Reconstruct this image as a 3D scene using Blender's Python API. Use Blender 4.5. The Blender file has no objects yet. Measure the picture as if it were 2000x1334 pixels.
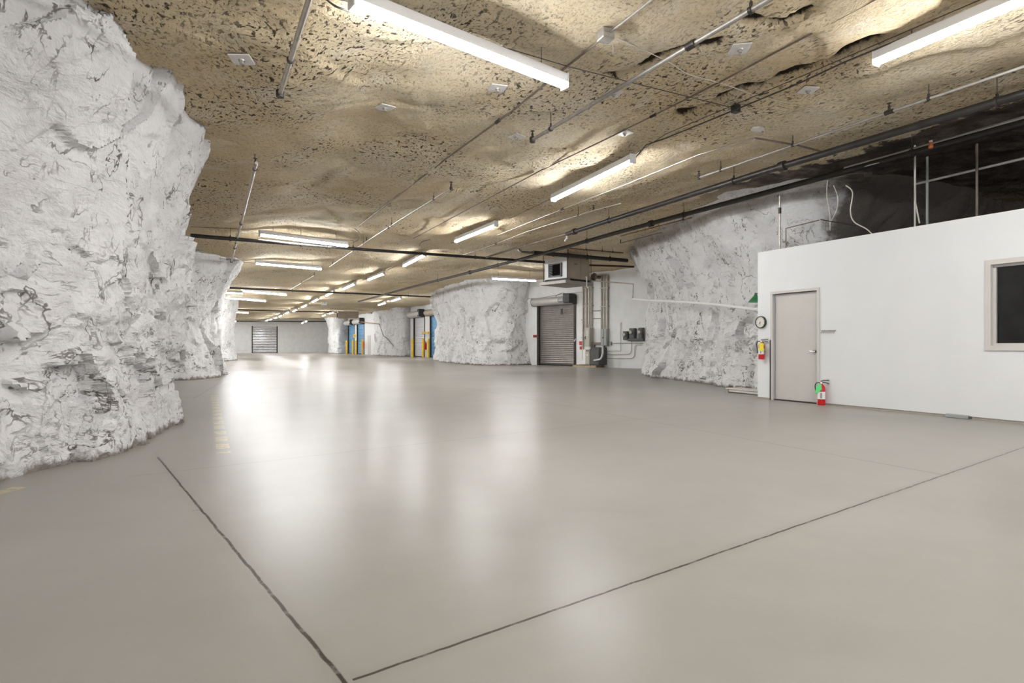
import bpy, math, random
import numpy as np
from mathutils import Vector, Matrix

sc = bpy.context.scene
COL = sc.collection
R = random.Random(7)

# ------------------------------------------------------------------ camera, world, exposure
FPX, HY, CAMH = 1150.0, 674.0, 1.1
cam = bpy.data.cameras.new('camera')
cam.sensor_width = 36.0
cam.lens = 36.0 * FPX / 2000.0
cam.shift_y = (HY - 667.0) / 2000.0
cam.clip_start, cam.clip_end = 0.05, 400
cam_o = bpy.data.objects.new('camera', cam)
cam_o.location = (0, 0, CAMH)
cam_o.rotation_euler = (math.pi / 2, 0, 0)
COL.objects.link(cam_o)
sc.camera = cam_o

world = bpy.data.worlds.new('world')
sc.world = world
world.use_nodes = True
bg = world.node_tree.nodes['Background']
bg.inputs[0].default_value = (0.96, 0.98, 1.0, 1)
bg.inputs[1].default_value = 1.15
TUBE = 74.0                                   # radiance of the lit lenses
sc.view_settings.view_transform = 'Standard'
sc.view_settings.look = 'None'
sc.view_settings.gamma = 1.0
sc.view_settings.use_curve_mapping = False
sc.view_settings.exposure = 0.92
sc.cycles.use_denoising = True
sc.cycles.use_adaptive_sampling = True
sc.cycles.adaptive_threshold = 0.08
sc.cycles.max_bounces = 6
sc.cycles.diffuse_bounces = 3
sc.cycles.glossy_bounces = 2
sc.cycles.sample_clamp_indirect = 6.0

# ------------------------------------------------------------------ points read off the photograph
U = np.array([0.465, -0.885]); U = U / np.linalg.norm(U)      # main direction of the hall, towards the viewer
V = np.array([-U[1], U[0]])                                    # across the hall, to the right


def sstep(a, b, x):
    t = np.clip((x - a) / (b - a), 0, 1)
    return t * t * (3 - 2 * t)


def zbase(x, y):
    s = np.asarray(x) * V[0] + np.asarray(y) * V[1]
    return 4.08 + 0.30 * sstep(0.3, 2.6, s) + 0.16 * sstep(3.0, 7.0, s) + 0.20 * sstep(7.0, 12.0, s)


def ray(px, py, Y):
    return Vector(((px - 1000) / FPX * Y, Y, CAMH + (HY - py) / FPX * Y))


def F(px, py):
    Y = FPX * CAMH / (py - HY)
    return Vector(((px - 1000) / FPX * Y, Y, 0))


def C(px, py, d=0.0, fn=zbase):
    """where the sight line meets the surface d below the ceiling"""
    Y = FPX * 3.4 / (HY - py)
    for _ in range(12):
        x = (px - 1000) / FPX * Y
        a = float(fn(x, Y)) - d - CAMH
        Y = 0.5 * Y + 0.5 * FPX * a / (HY - py)
    return ray(px, py, Y)


# ------------------------------------------------------------------ noise
def _h(ix, iy, iz, seed):
    n = (ix.astype(np.uint32) * np.uint32(374761393) + iy.astype(np.uint32) * np.uint32(668265263)
         + iz.astype(np.uint32) * np.uint32(2147483647) + np.uint32(seed * 974711 + 13))
    n = (n ^ (n >> np.uint32(13))) * np.uint32(1274126177)
    n = (n ^ (n >> np.uint32(16))) * np.uint32(2246822519)
    n = n ^ (n >> np.uint32(15))
    return n.astype(np.float64) / 4294967295.0


def vnoise(x, y, z, seed=0):
    x, y, z = np.broadcast_arrays(np.asarray(x, float), np.asarray(y, float), np.asarray(z, float))
    fx, fy, fz = np.floor(x), np.floor(y), np.floor(z)
    ix, iy, iz = fx.astype(np.int64), fy.astype(np.int64), fz.astype(np.int64)
    tx, ty, tz = x - fx, y - fy, z - fz
    q = lambda t: t * t * t * (t * (t * 6 - 15) + 10)
    tx, ty, tz = q(tx), q(ty), q(tz)
    out = 0
    for dx in (0, 1):
        for dy in (0, 1):
            for dz in (0, 1):
                w = (tx if dx else 1 - tx) * (ty if dy else 1 - ty) * (tz if dz else 1 - tz)
                out = out + w * _h(ix + dx, iy + dy, iz + dz, seed)
    return out * 2 - 1


def fbm(x, y, z, oct=4, seed=0, gain=0.5):
    a, s, out = 1.0, 1.0, 0
    for o in range(oct):
        out = out + a * vnoise(np.asarray(x) * s, np.asarray(y) * s, np.asarray(z) * s, seed + o * 17)
        a *= gain
        s *= 2.03
    return out


def cells(x, y, z, seed=0, tilt=False):
    """jittered cells: (random value of the cell, distance to its border)"""
    ix, iy, iz = np.floor(x).astype(np.int64), np.floor(y).astype(np.int64), np.floor(z).astype(np.int64)
    d1 = np.full(x.shape, 9.0); d2 = np.full(x.shape, 9.0); r = np.zeros(x.shape); q = np.zeros(x.shape)
    for dx in (-1, 0, 1):
        for dy in (-1, 0, 1):
            for dz in (-1, 0, 1):
                cx, cy, cz = ix + dx, iy + dy, iz + dz
                px = cx + _h(cx, cy, cz, seed); py = cy + _h(cx, cy, cz, seed + 1); pz = cz + _h(cx, cy, cz, seed + 2)
                d = np.sqrt((px - x) ** 2 + (py - y) ** 2 + (pz - z) ** 2)
                rv = _h(cx, cy, cz, seed + 3)
                sl = ((_h(cx, cy, cz, seed + 4) - .5) * (x - px) + (_h(cx, cy, cz, seed + 5) - .5) * (y - py)
                      + (_h(cx, cy, cz, seed + 6) - .5) * (z - pz)) * 2
                n1 = d < d1
                d2 = np.where(n1, d1, np.minimum(d2, d))
                r = np.where(n1, rv, r); q = np.where(n1, sl, q)
                d1 = np.where(n1, d, d1)
    return (r, d2 - d1, q) if tilt else (r, d2 - d1)


# ------------------------------------------------------------------ materials
def new_mat(name):
    m = bpy.data.materials.new(name)
    m.use_nodes = True
    return m, m.node_tree.nodes, m.node_tree.links, m.node_tree.nodes['Principled BSDF']


def plain(name, col, rough=0.5, metal=0.0, var=0.06, scale=6.0, spec=0.5, bump=0.0):
    m, n, l, b = new_mat(name)
    b.inputs['Roughness'].default_value = rough
    b.inputs['Metallic'].default_value = metal
    b.inputs['Specular IOR Level'].default_value = spec
    tc = n.new('ShaderNodeTexCoord')
    nz = n.new('ShaderNodeTexNoise'); nz.inputs['Scale'].default_value = scale; nz.inputs['Detail'].default_value = 5
    l.new(tc.outputs['Object'], nz.inputs['Vector'])
    rp = n.new('ShaderNodeValToRGB')
    rp.color_ramp.elements[0].position = 0.3; rp.color_ramp.elements[1].position = 0.7
    rp.color_ramp.elements[0].color = tuple(max(0, c * (1 - var)) for c in col) + (1,)
    rp.color_ramp.elements[1].color = tuple(min(1, c * (1 + var)) for c in col) + (1,)
    l.new(nz.outputs['Fac'], rp.inputs['Fac'])
    l.new(rp.outputs['Color'], b.inputs['Base Color'])
    if bump:
        bp = n.new('ShaderNodeBump'); bp.inputs['Strength'].default_value = bump; bp.inputs['Distance'].default_value = 0.01
        l.new(nz.outputs['Fac'], bp.inputs['Height']); l.new(bp.outputs['Normal'], b.inputs['Normal'])
    return m


class NB:
    """short hand for wiring node maths"""
    def __init__(s, name):
        s.m, s.n, s.l, s.b = new_mat(name)
        s.tc = s.n.new('ShaderNodeTexCoord').outputs['Object']

    def put(s, sock, v):
        if isinstance(v, (int, float, tuple, list)):
            sock.default_value = v
        else:
            s.l.new(v, sock)

    def math(s, op, a, b=0.0, c=None, clamp=False):
        k = s.n.new('ShaderNodeMath'); k.operation = op; k.use_clamp = clamp
        s.put(k.inputs[0], a); s.put(k.inputs[1], b)
        if c is not None: s.put(k.inputs[2], c)
        return k.outputs[0]

    def vmath(s, op, a, b):
        k = s.n.new('ShaderNodeVectorMath'); k.operation = op
        s.put(k.inputs[0], a)
        if op == 'SCALE': s.put(k.inputs['Scale'], b)
        else: s.put(k.inputs[1], b)
        return k.outputs['Value'] if op in ('DOT_PRODUCT', 'LENGTH') else k.outputs['Vector']

    def noise(s, vec, scale, detail=4, rough=0.55, color=False, dist=0.0):
        k = s.n.new('ShaderNodeTexNoise')
        s.l.new(vec, k.inputs['Vector']); k.inputs['Scale'].default_value = scale
        k.inputs['Detail'].default_value = detail; k.inputs['Roughness'].default_value = rough
        k.inputs['Distortion'].default_value = dist
        return k.outputs['Color' if color else 'Fac']

    def voro(s, vec, scale, feature='DISTANCE_TO_EDGE'):
        k = s.n.new('ShaderNodeTexVoronoi'); k.feature = feature
        s.l.new(vec, k.inputs['Vector']); k.inputs['Scale'].default_value = scale
        return k.outputs['Distance']

    def step(s, v, a, b):
        k = s.n.new('ShaderNodeMapRange'); k.interpolation_type = 'SMOOTHSTEP'
        s.put(k.inputs[0], v)
        k.inputs[1].default_value = a; k.inputs[2].default_value = b
        return k.outputs[0]

    def mix(s, f, a, b):
        k = s.n.new('ShaderNodeMix'); k.data_type = 'RGBA'
        s.put(k.inputs[0], f)
        s.put(k.inputs[6], a + (1,) if isinstance(a, tuple) else a)
        s.put(k.inputs[7], b + (1,) if isinstance(b, tuple) else b)
        return k.outputs[2]

    def scalev(s, vec, t):
        return s.vmath('MULTIPLY', vec, t)

    def warp(s, vec, scale, amt):
        c = s.noise(vec, scale, 3, 0.5, color=True)
        d = s.vmath('SUBTRACT', c, (0.5, 0.5, 0.5))
        return s.vmath('ADD', vec, s.vmath('SCALE', d, amt))

    def bump(s, h, strength, dist, normal=None):
        k = s.n.new('ShaderNodeBump')
        k.inputs['Strength'].default_value = strength; k.inputs['Distance'].default_value = dist
        s.l.new(h, k.inputs['Height'])
        if normal is not None: s.l.new(normal, k.inputs['Normal'])
        return k.outputs['Normal']

    def sep(s, vec):
        k = s.n.new('ShaderNodeSeparateXYZ'); s.l.new(vec, k.inputs[0]); return k.outputs


def rock_material(name, white=(0.74, 0.73, 0.725), grey=(0.50, 0.48, 0.47), dark=(0.10, 0.085, 0.07), density=1.0, topstain=0.0, darkx=None):
    s = NB(name)
    w = s.warp(s.tc, 1.3, 0.55)
    w2 = s.warp(w, 6.0, 0.10)
    rid = lambda v, sc, de, ro: s.math('ABSOLUTE', s.math('SUBTRACT', s.noise(v, sc, de, ro), 0.5))
    w3 = s.warp(s.tc, 2.5, 0.16)
    off = lambda a, b_, c: s.vmath('ADD', s.tc, (a, b_, c))
    z = s.sep(s.tc)[2]
    low = s.math('SUBTRACT', 1.0, s.step(z, 0.3, 2.3))
    m1 = s.step(s.noise(s.tc, 0.8, 2), 0.47, 0.56)
    c1 = s.math('MULTIPLY', s.math('SUBTRACT', 1.0, s.step(rid(w2, 0.8, 5, 0.6), 0.002, 0.010)), m1)
    # short strokes: level ones where the beds show, steep ones on the joints
    gate = s.step(s.noise(s.tc, 4.0, 3, 0.6), 0.43, 0.57)
    mh = s.math('MULTIPLY', s.step(s.noise(off(5, 3, 1), 1.0, 4, 0.6), 0.43, 0.60), s.math('MULTIPLY_ADD', low, 0.5, 0.5))
    ch = s.math('MULTIPLY', s.math('SUBTRACT', 1.0, s.step(rid(s.scalev(w3, (0.8, 0.8, 3.0)), 2.4, 4, 0.58), 0.006, 0.026)), s.math('MULTIPLY', mh, gate))
    mv = s.step(s.noise(off(1, 8, 4), 0.9, 4, 0.6), 0.44, 0.60)
    gv = s.step(s.noise(off(9, 2, 6), 3.0, 3, 0.6), 0.46, 0.58)
    cv = s.math('MULTIPLY', s.math('SUBTRACT', 1.0, s.step(rid(s.scalev(w3, (2.2, 2.2, 0.9)), 1.9, 4, 0.58), 0.005, 0.022)), s.math('MULTIPLY', mv, gv))
    fl = s.noise(s.scalev(w, (1.0, 1.0, 2.6)), 8.0, 5, 0.62)
    patch = s.step(s.noise(s.tc, 0.9, 3), 0.40, 0.64)
    flecks = s.math('MULTIPLY', s.step(fl, 0.635, 0.70), s.math('MULTIPLY', patch, s.math('MULTIPLY_ADD', low, 0.5, 0.45)))
    tone = s.step(s.noise(w, 1.7, 5, 0.6), 0.42, 0.72)
    col = s.mix(s.math('MULTIPLY', tone, 0.32), white, grey)
    sc_ = s.step(s.noise(s.scalev(w, (1.0, 1.0, 1.6)), 16, 6, 0.65), 0.5, 0.75)
    col = s.mix(s.math('MULTIPLY', sc_, 0.30), col, grey)
    crack = s.math('MAXIMUM', s.math('MULTIPLY', c1, 0.85), s.math('MAXIMUM', s.math('MULTIPLY', ch, 0.95), s.math('MULTIPLY', flecks, 0.85)))
    crack = s.math('MAXIMUM', crack, s.math('MULTIPLY', cv, 0.95))
    col = s.mix(crack, col, dark)
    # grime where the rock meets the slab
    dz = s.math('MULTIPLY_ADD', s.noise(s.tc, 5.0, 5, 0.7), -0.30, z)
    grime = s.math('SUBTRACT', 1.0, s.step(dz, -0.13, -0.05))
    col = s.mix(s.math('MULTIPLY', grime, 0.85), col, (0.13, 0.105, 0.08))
    if topstain:
        tz = s.math('MULTIPLY_ADD', s.noise(s.tc, 1.4, 5, 0.6), 1.1, z)
        st = s.step(tz, 4.68, 5.0)
        col = s.mix(s.math('MULTIPLY', st, topstain), col, (0.27, 0.235, 0.20))
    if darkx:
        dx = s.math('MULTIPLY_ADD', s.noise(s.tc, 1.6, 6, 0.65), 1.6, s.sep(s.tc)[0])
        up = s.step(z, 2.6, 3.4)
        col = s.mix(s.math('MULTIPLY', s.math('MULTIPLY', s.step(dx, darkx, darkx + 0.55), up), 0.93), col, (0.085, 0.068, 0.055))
    s.l.new(col, s.b.inputs['Base Color'])
    s.b.inputs['Roughness'].default_value = 0.85
    s.b.inputs['Specular IOR Level'].default_value = 0.25
    hgt = s.math('ADD', s.math('MULTIPLY', s.noise(w, 3.2, 5, 0.62), 1.0), s.math('MULTIPLY', s.noise(s.scalev(w, (1, 1, 2.2)), 11, 4, 0.65), 0.35))
    s.l.new(s.bump(hgt, 0.7, 0.11), s.b.inputs['Normal'])
    return s.m


def ceiling_material():
    s = NB('ceiling_rock')
    w = s.warp(s.tc, 0.9, 0.5)
    big = s.noise(s.tc, 0.35, 4, 0.55)
    mid = s.noise(w, 1.8, 6, 0.62)
    col = s.mix(s.step(big, 0.38, 0.64), (0.74, 0.595, 0.385), (0.80, 0.69, 0.50))
    col = s.mix(s.math('MULTIPLY', s.step(mid, 0.48, 0.74), 0.65), col, (0.84, 0.77, 0.65))
    fine = s.noise(w, 20, 5, 0.72)
    col = s.mix(s.math('MULTIPLY', s.step(fine, 0.42, 0.66), 0.34), col, (0.50, 0.375, 0.21))
    # pits in patches
    e = np.array([0.94, -0.34])
    rot = s.n.new('ShaderNodeCombineXYZ')
    a = s.vmath('DOT_PRODUCT', w, (0.885, 0.465, 0)); b_ = s.vmath('DOT_PRODUCT', w, (-0.465, 0.885, 0))
    s.l.new(a, rot.inputs[0]); s.l.new(s.math('MULTIPLY', b_, 0.6), rot.inputs[1])
    pit = s.noise(rot.outputs[0], 17, 5, 0.62)
    pm = s.step(s.noise(s.tc, 0.55, 4, 0.6), 0.42, 0.60)
    pits = s.math('MULTIPLY', s.step(pit, 0.555, 0.615), s.math('MULTIPLY_ADD', pm, 0.95, 0.18))
    pit2 = s.noise(rot.outputs[0], 34, 4, 0.6)
    pits2 = s.math('MULTIPLY', s.step(pit2, 0.56, 0.64), s.math('MULTIPLY_ADD', pm, 0.45, 0.3))
    pits = s.math('MAXIMUM', pits, pits2)
    col = s.mix(s.math('MULTIPLY', pits, 0.86), col, (0.075, 0.055, 0.032))
    # bare rock above the office, its unlit gloom painted in too; paint edge torn
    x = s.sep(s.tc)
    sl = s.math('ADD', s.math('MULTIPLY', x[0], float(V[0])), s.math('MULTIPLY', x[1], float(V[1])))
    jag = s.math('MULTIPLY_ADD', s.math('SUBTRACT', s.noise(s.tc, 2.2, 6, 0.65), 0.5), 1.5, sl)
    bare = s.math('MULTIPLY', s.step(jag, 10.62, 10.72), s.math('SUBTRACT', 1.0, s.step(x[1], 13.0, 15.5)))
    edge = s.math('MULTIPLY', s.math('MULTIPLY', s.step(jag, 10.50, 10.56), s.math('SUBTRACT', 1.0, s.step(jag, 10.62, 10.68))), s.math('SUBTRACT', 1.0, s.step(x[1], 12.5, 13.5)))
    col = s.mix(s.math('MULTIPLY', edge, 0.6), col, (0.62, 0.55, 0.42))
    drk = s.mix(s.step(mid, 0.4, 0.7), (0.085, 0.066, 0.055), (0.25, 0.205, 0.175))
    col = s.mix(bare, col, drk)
    at = s.n.new('ShaderNodeAttribute'); at.attribute_name = 'bare'  # crack grooves coloured dark: bare rock with the groove's shade painted in
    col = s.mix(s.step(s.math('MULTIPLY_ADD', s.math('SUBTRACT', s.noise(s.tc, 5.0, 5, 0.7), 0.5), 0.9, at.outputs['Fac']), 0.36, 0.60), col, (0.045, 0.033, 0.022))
    s.l.new(col, s.b.inputs['Base Color'])
    s.b.inputs['Roughness'].default_value = 0.9
    s.b.inputs['Specular IOR Level'].default_value = 0.2
    h = s.math('ADD', s.math('MULTIPLY', s.noise(w, 2.4, 5, 0.65), 0.45), s.math('MULTIPLY', fine, 0.38))
    h = s.math('SUBTRACT', s.math('MULTIPLY', h, -1.0), s.math('MULTIPLY', pits, -0.35))
    s.l.new(s.bump(h, 0.9, 0.10), s.b.inputs['Normal'])
    return s.m


def floor_material(joints, dashes):
    s = NB('polished_concrete')
    big = s.noise(s.tc, 0.30, 5, 0.6)
    mid = s.noise(s.warp(s.tc, 0.7, 0.8), 1.4, 7, 0.65)
    col = s.mix(s.step(big, 0.35, 0.68), (0.292, 0.275, 0.247), (0.336, 0.318, 0.289))
    col = s.mix(s.math('MULTIPLY', s.step(mid, 0.40, 0.85), 0.30), col, (0.25, 0.229, 0.203))
    fine = s.noise(s.tc, 38, 5, 0.6)
    col = s.mix(s.math('MULTIPLY', s.step(fine, 0.55, 0.8), 0.14), col, (0.2, 0.17, 0.14))
    wob = s.warp(s.tc, 6.0, 0.018)
    depth = None
    for (p, q, wd, strength) in joints:
        d = Vector((q[0] - p[0], q[1] - p[1], 0)); L = d.length; d.normalize(); nn = Vector((-d.y, d.x, 0))
        rel = s.vmath('SUBTRACT', wob, (p[0], p[1], 0))
        dist = s.math('ABSOLUTE', s.vmath('DOT_PRODUCT', rel, tuple(nn)))
        t = s.vmath('DOT_PRODUCT', rel, tuple(d))
        inside = s.math('MULTIPLY', s.math('GREATER_THAN', t, 0.0), s.math('LESS_THAN', t, L))
        ln = s.math('MULTIPLY', s.math('SUBTRACT', 1.0, s.step(dist, wd * 0.45, wd * 1.1)), inside)
        halo = s.math('MULTIPLY', s.math('SUBTRACT', 1.0, s.step(dist, wd, wd * 9)), inside)
        col = s.mix(s.math('MULTIPLY', halo, 0.16 * strength), col, (0.2, 0.165, 0.13))
        brk = s.math('MULTIPLY_ADD', s.step(s.noise(s.tc, 9, 4, 0.7), 0.36, 0.5), 0.45, 0.55)
        v = s.math('MULTIPLY', s.math('MULTIPLY', ln, strength), brk)
        depth = v if depth is None else s.math('MAXIMUM', depth, v)
    col = s.mix(depth, col, (0.045, 0.036, 0.028))
    for (p, q, wd, period) in dashes:
        d = Vector((q[0] - p[0], q[1] - p[1], 0)); L = d.length; d.normalize(); nn = Vector((-d.y, d.x, 0))
        rel = s.vmath('SUBTRACT', s.tc, (p[0], p[1], 0))
        dist = s.math('ABSOLUTE', s.vmath('DOT_PRODUCT', rel, tuple(nn)))
        t = s.vmath('DOT_PRODUCT', rel, tuple(d))
        inside = s.math('MULTIPLY', s.math('GREATER_THAN', t, 0.0), s.math('LESS_THAN', t, L))
        on = s.math('LESS_THAN', s.math('FRACT', s.math('DIVIDE', t, period), 0), 0.62)
        worn = s.step(s.noise(s.tc, 14, 6, 0.7), 0.40, 0.56)
        k = s.math('MULTIPLY', s.math('MULTIPLY', s.math('LESS_THAN', dist, wd / 2), inside), s.math('MULTIPLY', on, worn))
        col = s.mix(s.math('MULTIPLY', k, 0.6), col, (0.62, 0.50, 0.22))
    s.l.new(col, s.b.inputs['Base Color'])
    s.b.inputs['Roughness'].default_value = 0.29
    s.b.inputs['Specular IOR Level'].default_value = 0.07
    h = s.math('ADD', s.math('MULTIPLY', s.noise(s.tc, 1.3, 3, 0.45), 0.30), s.math('MULTIPLY', fine, 0.02))
    s.l.new(s.bump(h, 0.30, 0.012), s.b.inputs['Normal'])
    return s.m


M = {}
M['rock'] = rock_material('whitewashed_rock')
M['rock_left_dimmed'] = rock_material('whitewashed_rock_dimmed', white=(0.655, 0.64, 0.635), grey=(0.46, 0.435, 0.425))  # same whitewash, greyed to offset too much light on the near left pillar
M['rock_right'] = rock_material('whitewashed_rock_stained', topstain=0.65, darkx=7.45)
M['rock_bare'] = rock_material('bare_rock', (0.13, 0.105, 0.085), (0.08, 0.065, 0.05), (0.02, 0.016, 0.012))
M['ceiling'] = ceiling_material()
M['white_wall'] = plain('white_painted_wall', (0.69, 0.69, 0.685), 0.6, var=0.02, scale=1.5, spec=0.3, bump=0.03)
M['block_wall_brightened'] = plain('white_block_brightened', (0.80, 0.795, 0.785), 0.65, var=0.05, scale=2.0, spec=0.3, bump=0.1)  # white raised above the other walls to make up for missing light
M['door'] = plain('beige_door_paint', (0.53, 0.495, 0.47), 0.45, var=0.02, scale=3)
M['frame'] = plain('beige_frame_paint', (0.56, 0.525, 0.50), 0.45, var=0.02, scale=3)
M['white_metal'] = plain('white_enamel', (0.74, 0.73, 0.73), 0.35, var=0.03)
M['white_plastic'] = plain('white_plastic', (0.78, 0.77, 0.75), 0.4, var=0.03)
M['galv'] = plain('galvanised_steel', (0.36, 0.335, 0.305), 0.5, 0.45, var=0.15, scale=14)
M['conduit'] = plain('steel_conduit', (0.42, 0.38, 0.33), 0.42, 0.55, var=0.2, scale=9)
M['pale_conduit'] = plain('pale_painted_conduit', (0.62, 0.60, 0.57), 0.5, 0.1, var=0.08)
M['brown_pipe'] = plain('dull_brown_steel', (0.20, 0.16, 0.125), 0.5, 0.35, var=0.25, scale=5)
M['black_pipe'] = plain('black_steel_pipe', (0.040, 0.036, 0.034), 0.42, 0.4, var=0.3, scale=5)
M['grey_pipe'] = plain('grey_steel_pipe', (0.36, 0.34, 0.33), 0.4, 0.4, var=0.12)
M['rust'] = plain('rusty_steel', (0.20, 0.105, 0.045), 0.75, 0.2, var=0.35, scale=7)
M['dark_metal'] = plain('dark_iron', (0.055, 0.046, 0.04), 0.5, 0.5, var=0.25)
M['black'] = plain('black_plastic', (0.022, 0.022, 0.022), 0.45, var=0.2)
M['cable'] = plain('dark_cable', (0.05, 0.043, 0.038), 0.6, var=0.2)
M['pale_cable'] = plain('pale_cable', (0.60, 0.56, 0.50), 0.6, var=0.08)
M['plate'] = plain('painted_bolt_plate', (0.66, 0.63, 0.61), 0.5, 0.15, var=0.10, scale=14)
M['curtain'] = plain('weathered_steel_slats', (0.36, 0.335, 0.315), 0.38, 0.55, var=0.10, scale=4)
M['shade_black'] = plain('painted_opening_shade', (0.008, 0.008, 0.008), 0.95, spec=0.05)  # black colour painting the shade inside the grille
M['curtain_white'] = plain('white_steel_slats', (0.62, 0.61, 0.63), 0.4, 0.1, var=0.04)
M['curtain_bright'] = plain('bright_steel_slats', (0.42, 0.42, 0.43), 0.28, 0.8, var=0.12, scale=2)
M['blue'] = plain('blue_door_panel', (0.115, 0.29, 0.47), 0.4, 0.1, var=0.12, scale=2)
M['hood'] = plain('pale_steel_hood', (0.53, 0.51, 0.48), 0.45, 0.3, var=0.06)
M['yellow'] = plain('safety_yellow', (0.72, 0.46, 0.02), 0.45, var=0.10, scale=3)
M['yellow_tag'] = plain('yellow_card', (0.80, 0.66, 0.03), 0.5, var=0.08, scale=40)
M['red'] = plain('red_enamel', (0.56, 0.015, 0.018), 0.28, var=0.08)
M['green_tag'] = plain('green_card', (0.12, 0.70, 0.22), 0.5, var=0.06)
M['green'] = plain('green_enamel', (0.03, 0.20, 0.07), 0.4, var=0.1)
M['beige_metal'] = plain('beige_enclosure', (0.45, 0.43, 0.36), 0.45, 0.1, var=0.05)
M['grey_metal'] = plain('grey_enclosure', (0.31, 0.32, 0.31), 0.45, 0.1, var=0.05)
M['dark_grey'] = plain('dark_grey_enclosure', (0.085, 0.088, 0.085), 0.45, 0.1, var=0.08)
M['tan_metal'] = plain('tan_unit_panel', (0.36, 0.30, 0.235), 0.45, 0.1, var=0.07, scale=3)
M['wood'] = plain('pallet_wood', (0.42, 0.33, 0.23), 0.8, var=0.2, scale=12)
M['copper'] = plain('copper_tube', (0.50, 0.26, 0.14), 0.4, 0.6, var=0.1)
M['orange'] = plain('rusty_orange', (0.40, 0.12, 0.035), 0.6, 0.1, var=0.2)
M['clock_face'] = plain('cream_dial', (0.66, 0.62, 0.58), 0.4, var=0.02)
M['clock_rim'] = plain('dark_green_rim', (0.035, 0.045, 0.03), 0.35, var=0.1)
M['chrome'] = plain('brushed_chrome', (0.55, 0.54, 0.52), 0.25, 0.9, var=0.05)
M['slab'] = plain('off_white_platform', (0.58, 0.55, 0.50), 0.7, var=0.08)
M['curb'] = plain('curb_concrete', (0.36, 0.32, 0.27), 0.8, var=0.1)
M['interior'] = plain('dark_office_wall', (0.10, 0.095, 0.085), 0.8, var=0.35, scale=1.4)


def emit_mat(name, strength, col=(0.97, 0.985, 1.0)):
    m, n, l, b = new_mat(name)
    b.inputs['Base Color'].default_value = (0.9, 0.9, 0.9, 1)
    b.inputs['Emission Color'].default_value = col + (1,)
    b.inputs['Emission Strength'].default_value = strength
    return m


M['lens'] = emit_mat('lit_lens', TUBE)

m, n, l, b = new_mat('window_glass')
b.inputs['Base Color'].default_value = (0.75, 0.78, 0.76, 1)
b.inputs['Roughness'].default_value = 0.03
b.inputs['Transmission Weight'].default_value = 1.0
b.inputs['IOR'].default_value = 1.45
M['glass'] = m


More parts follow.
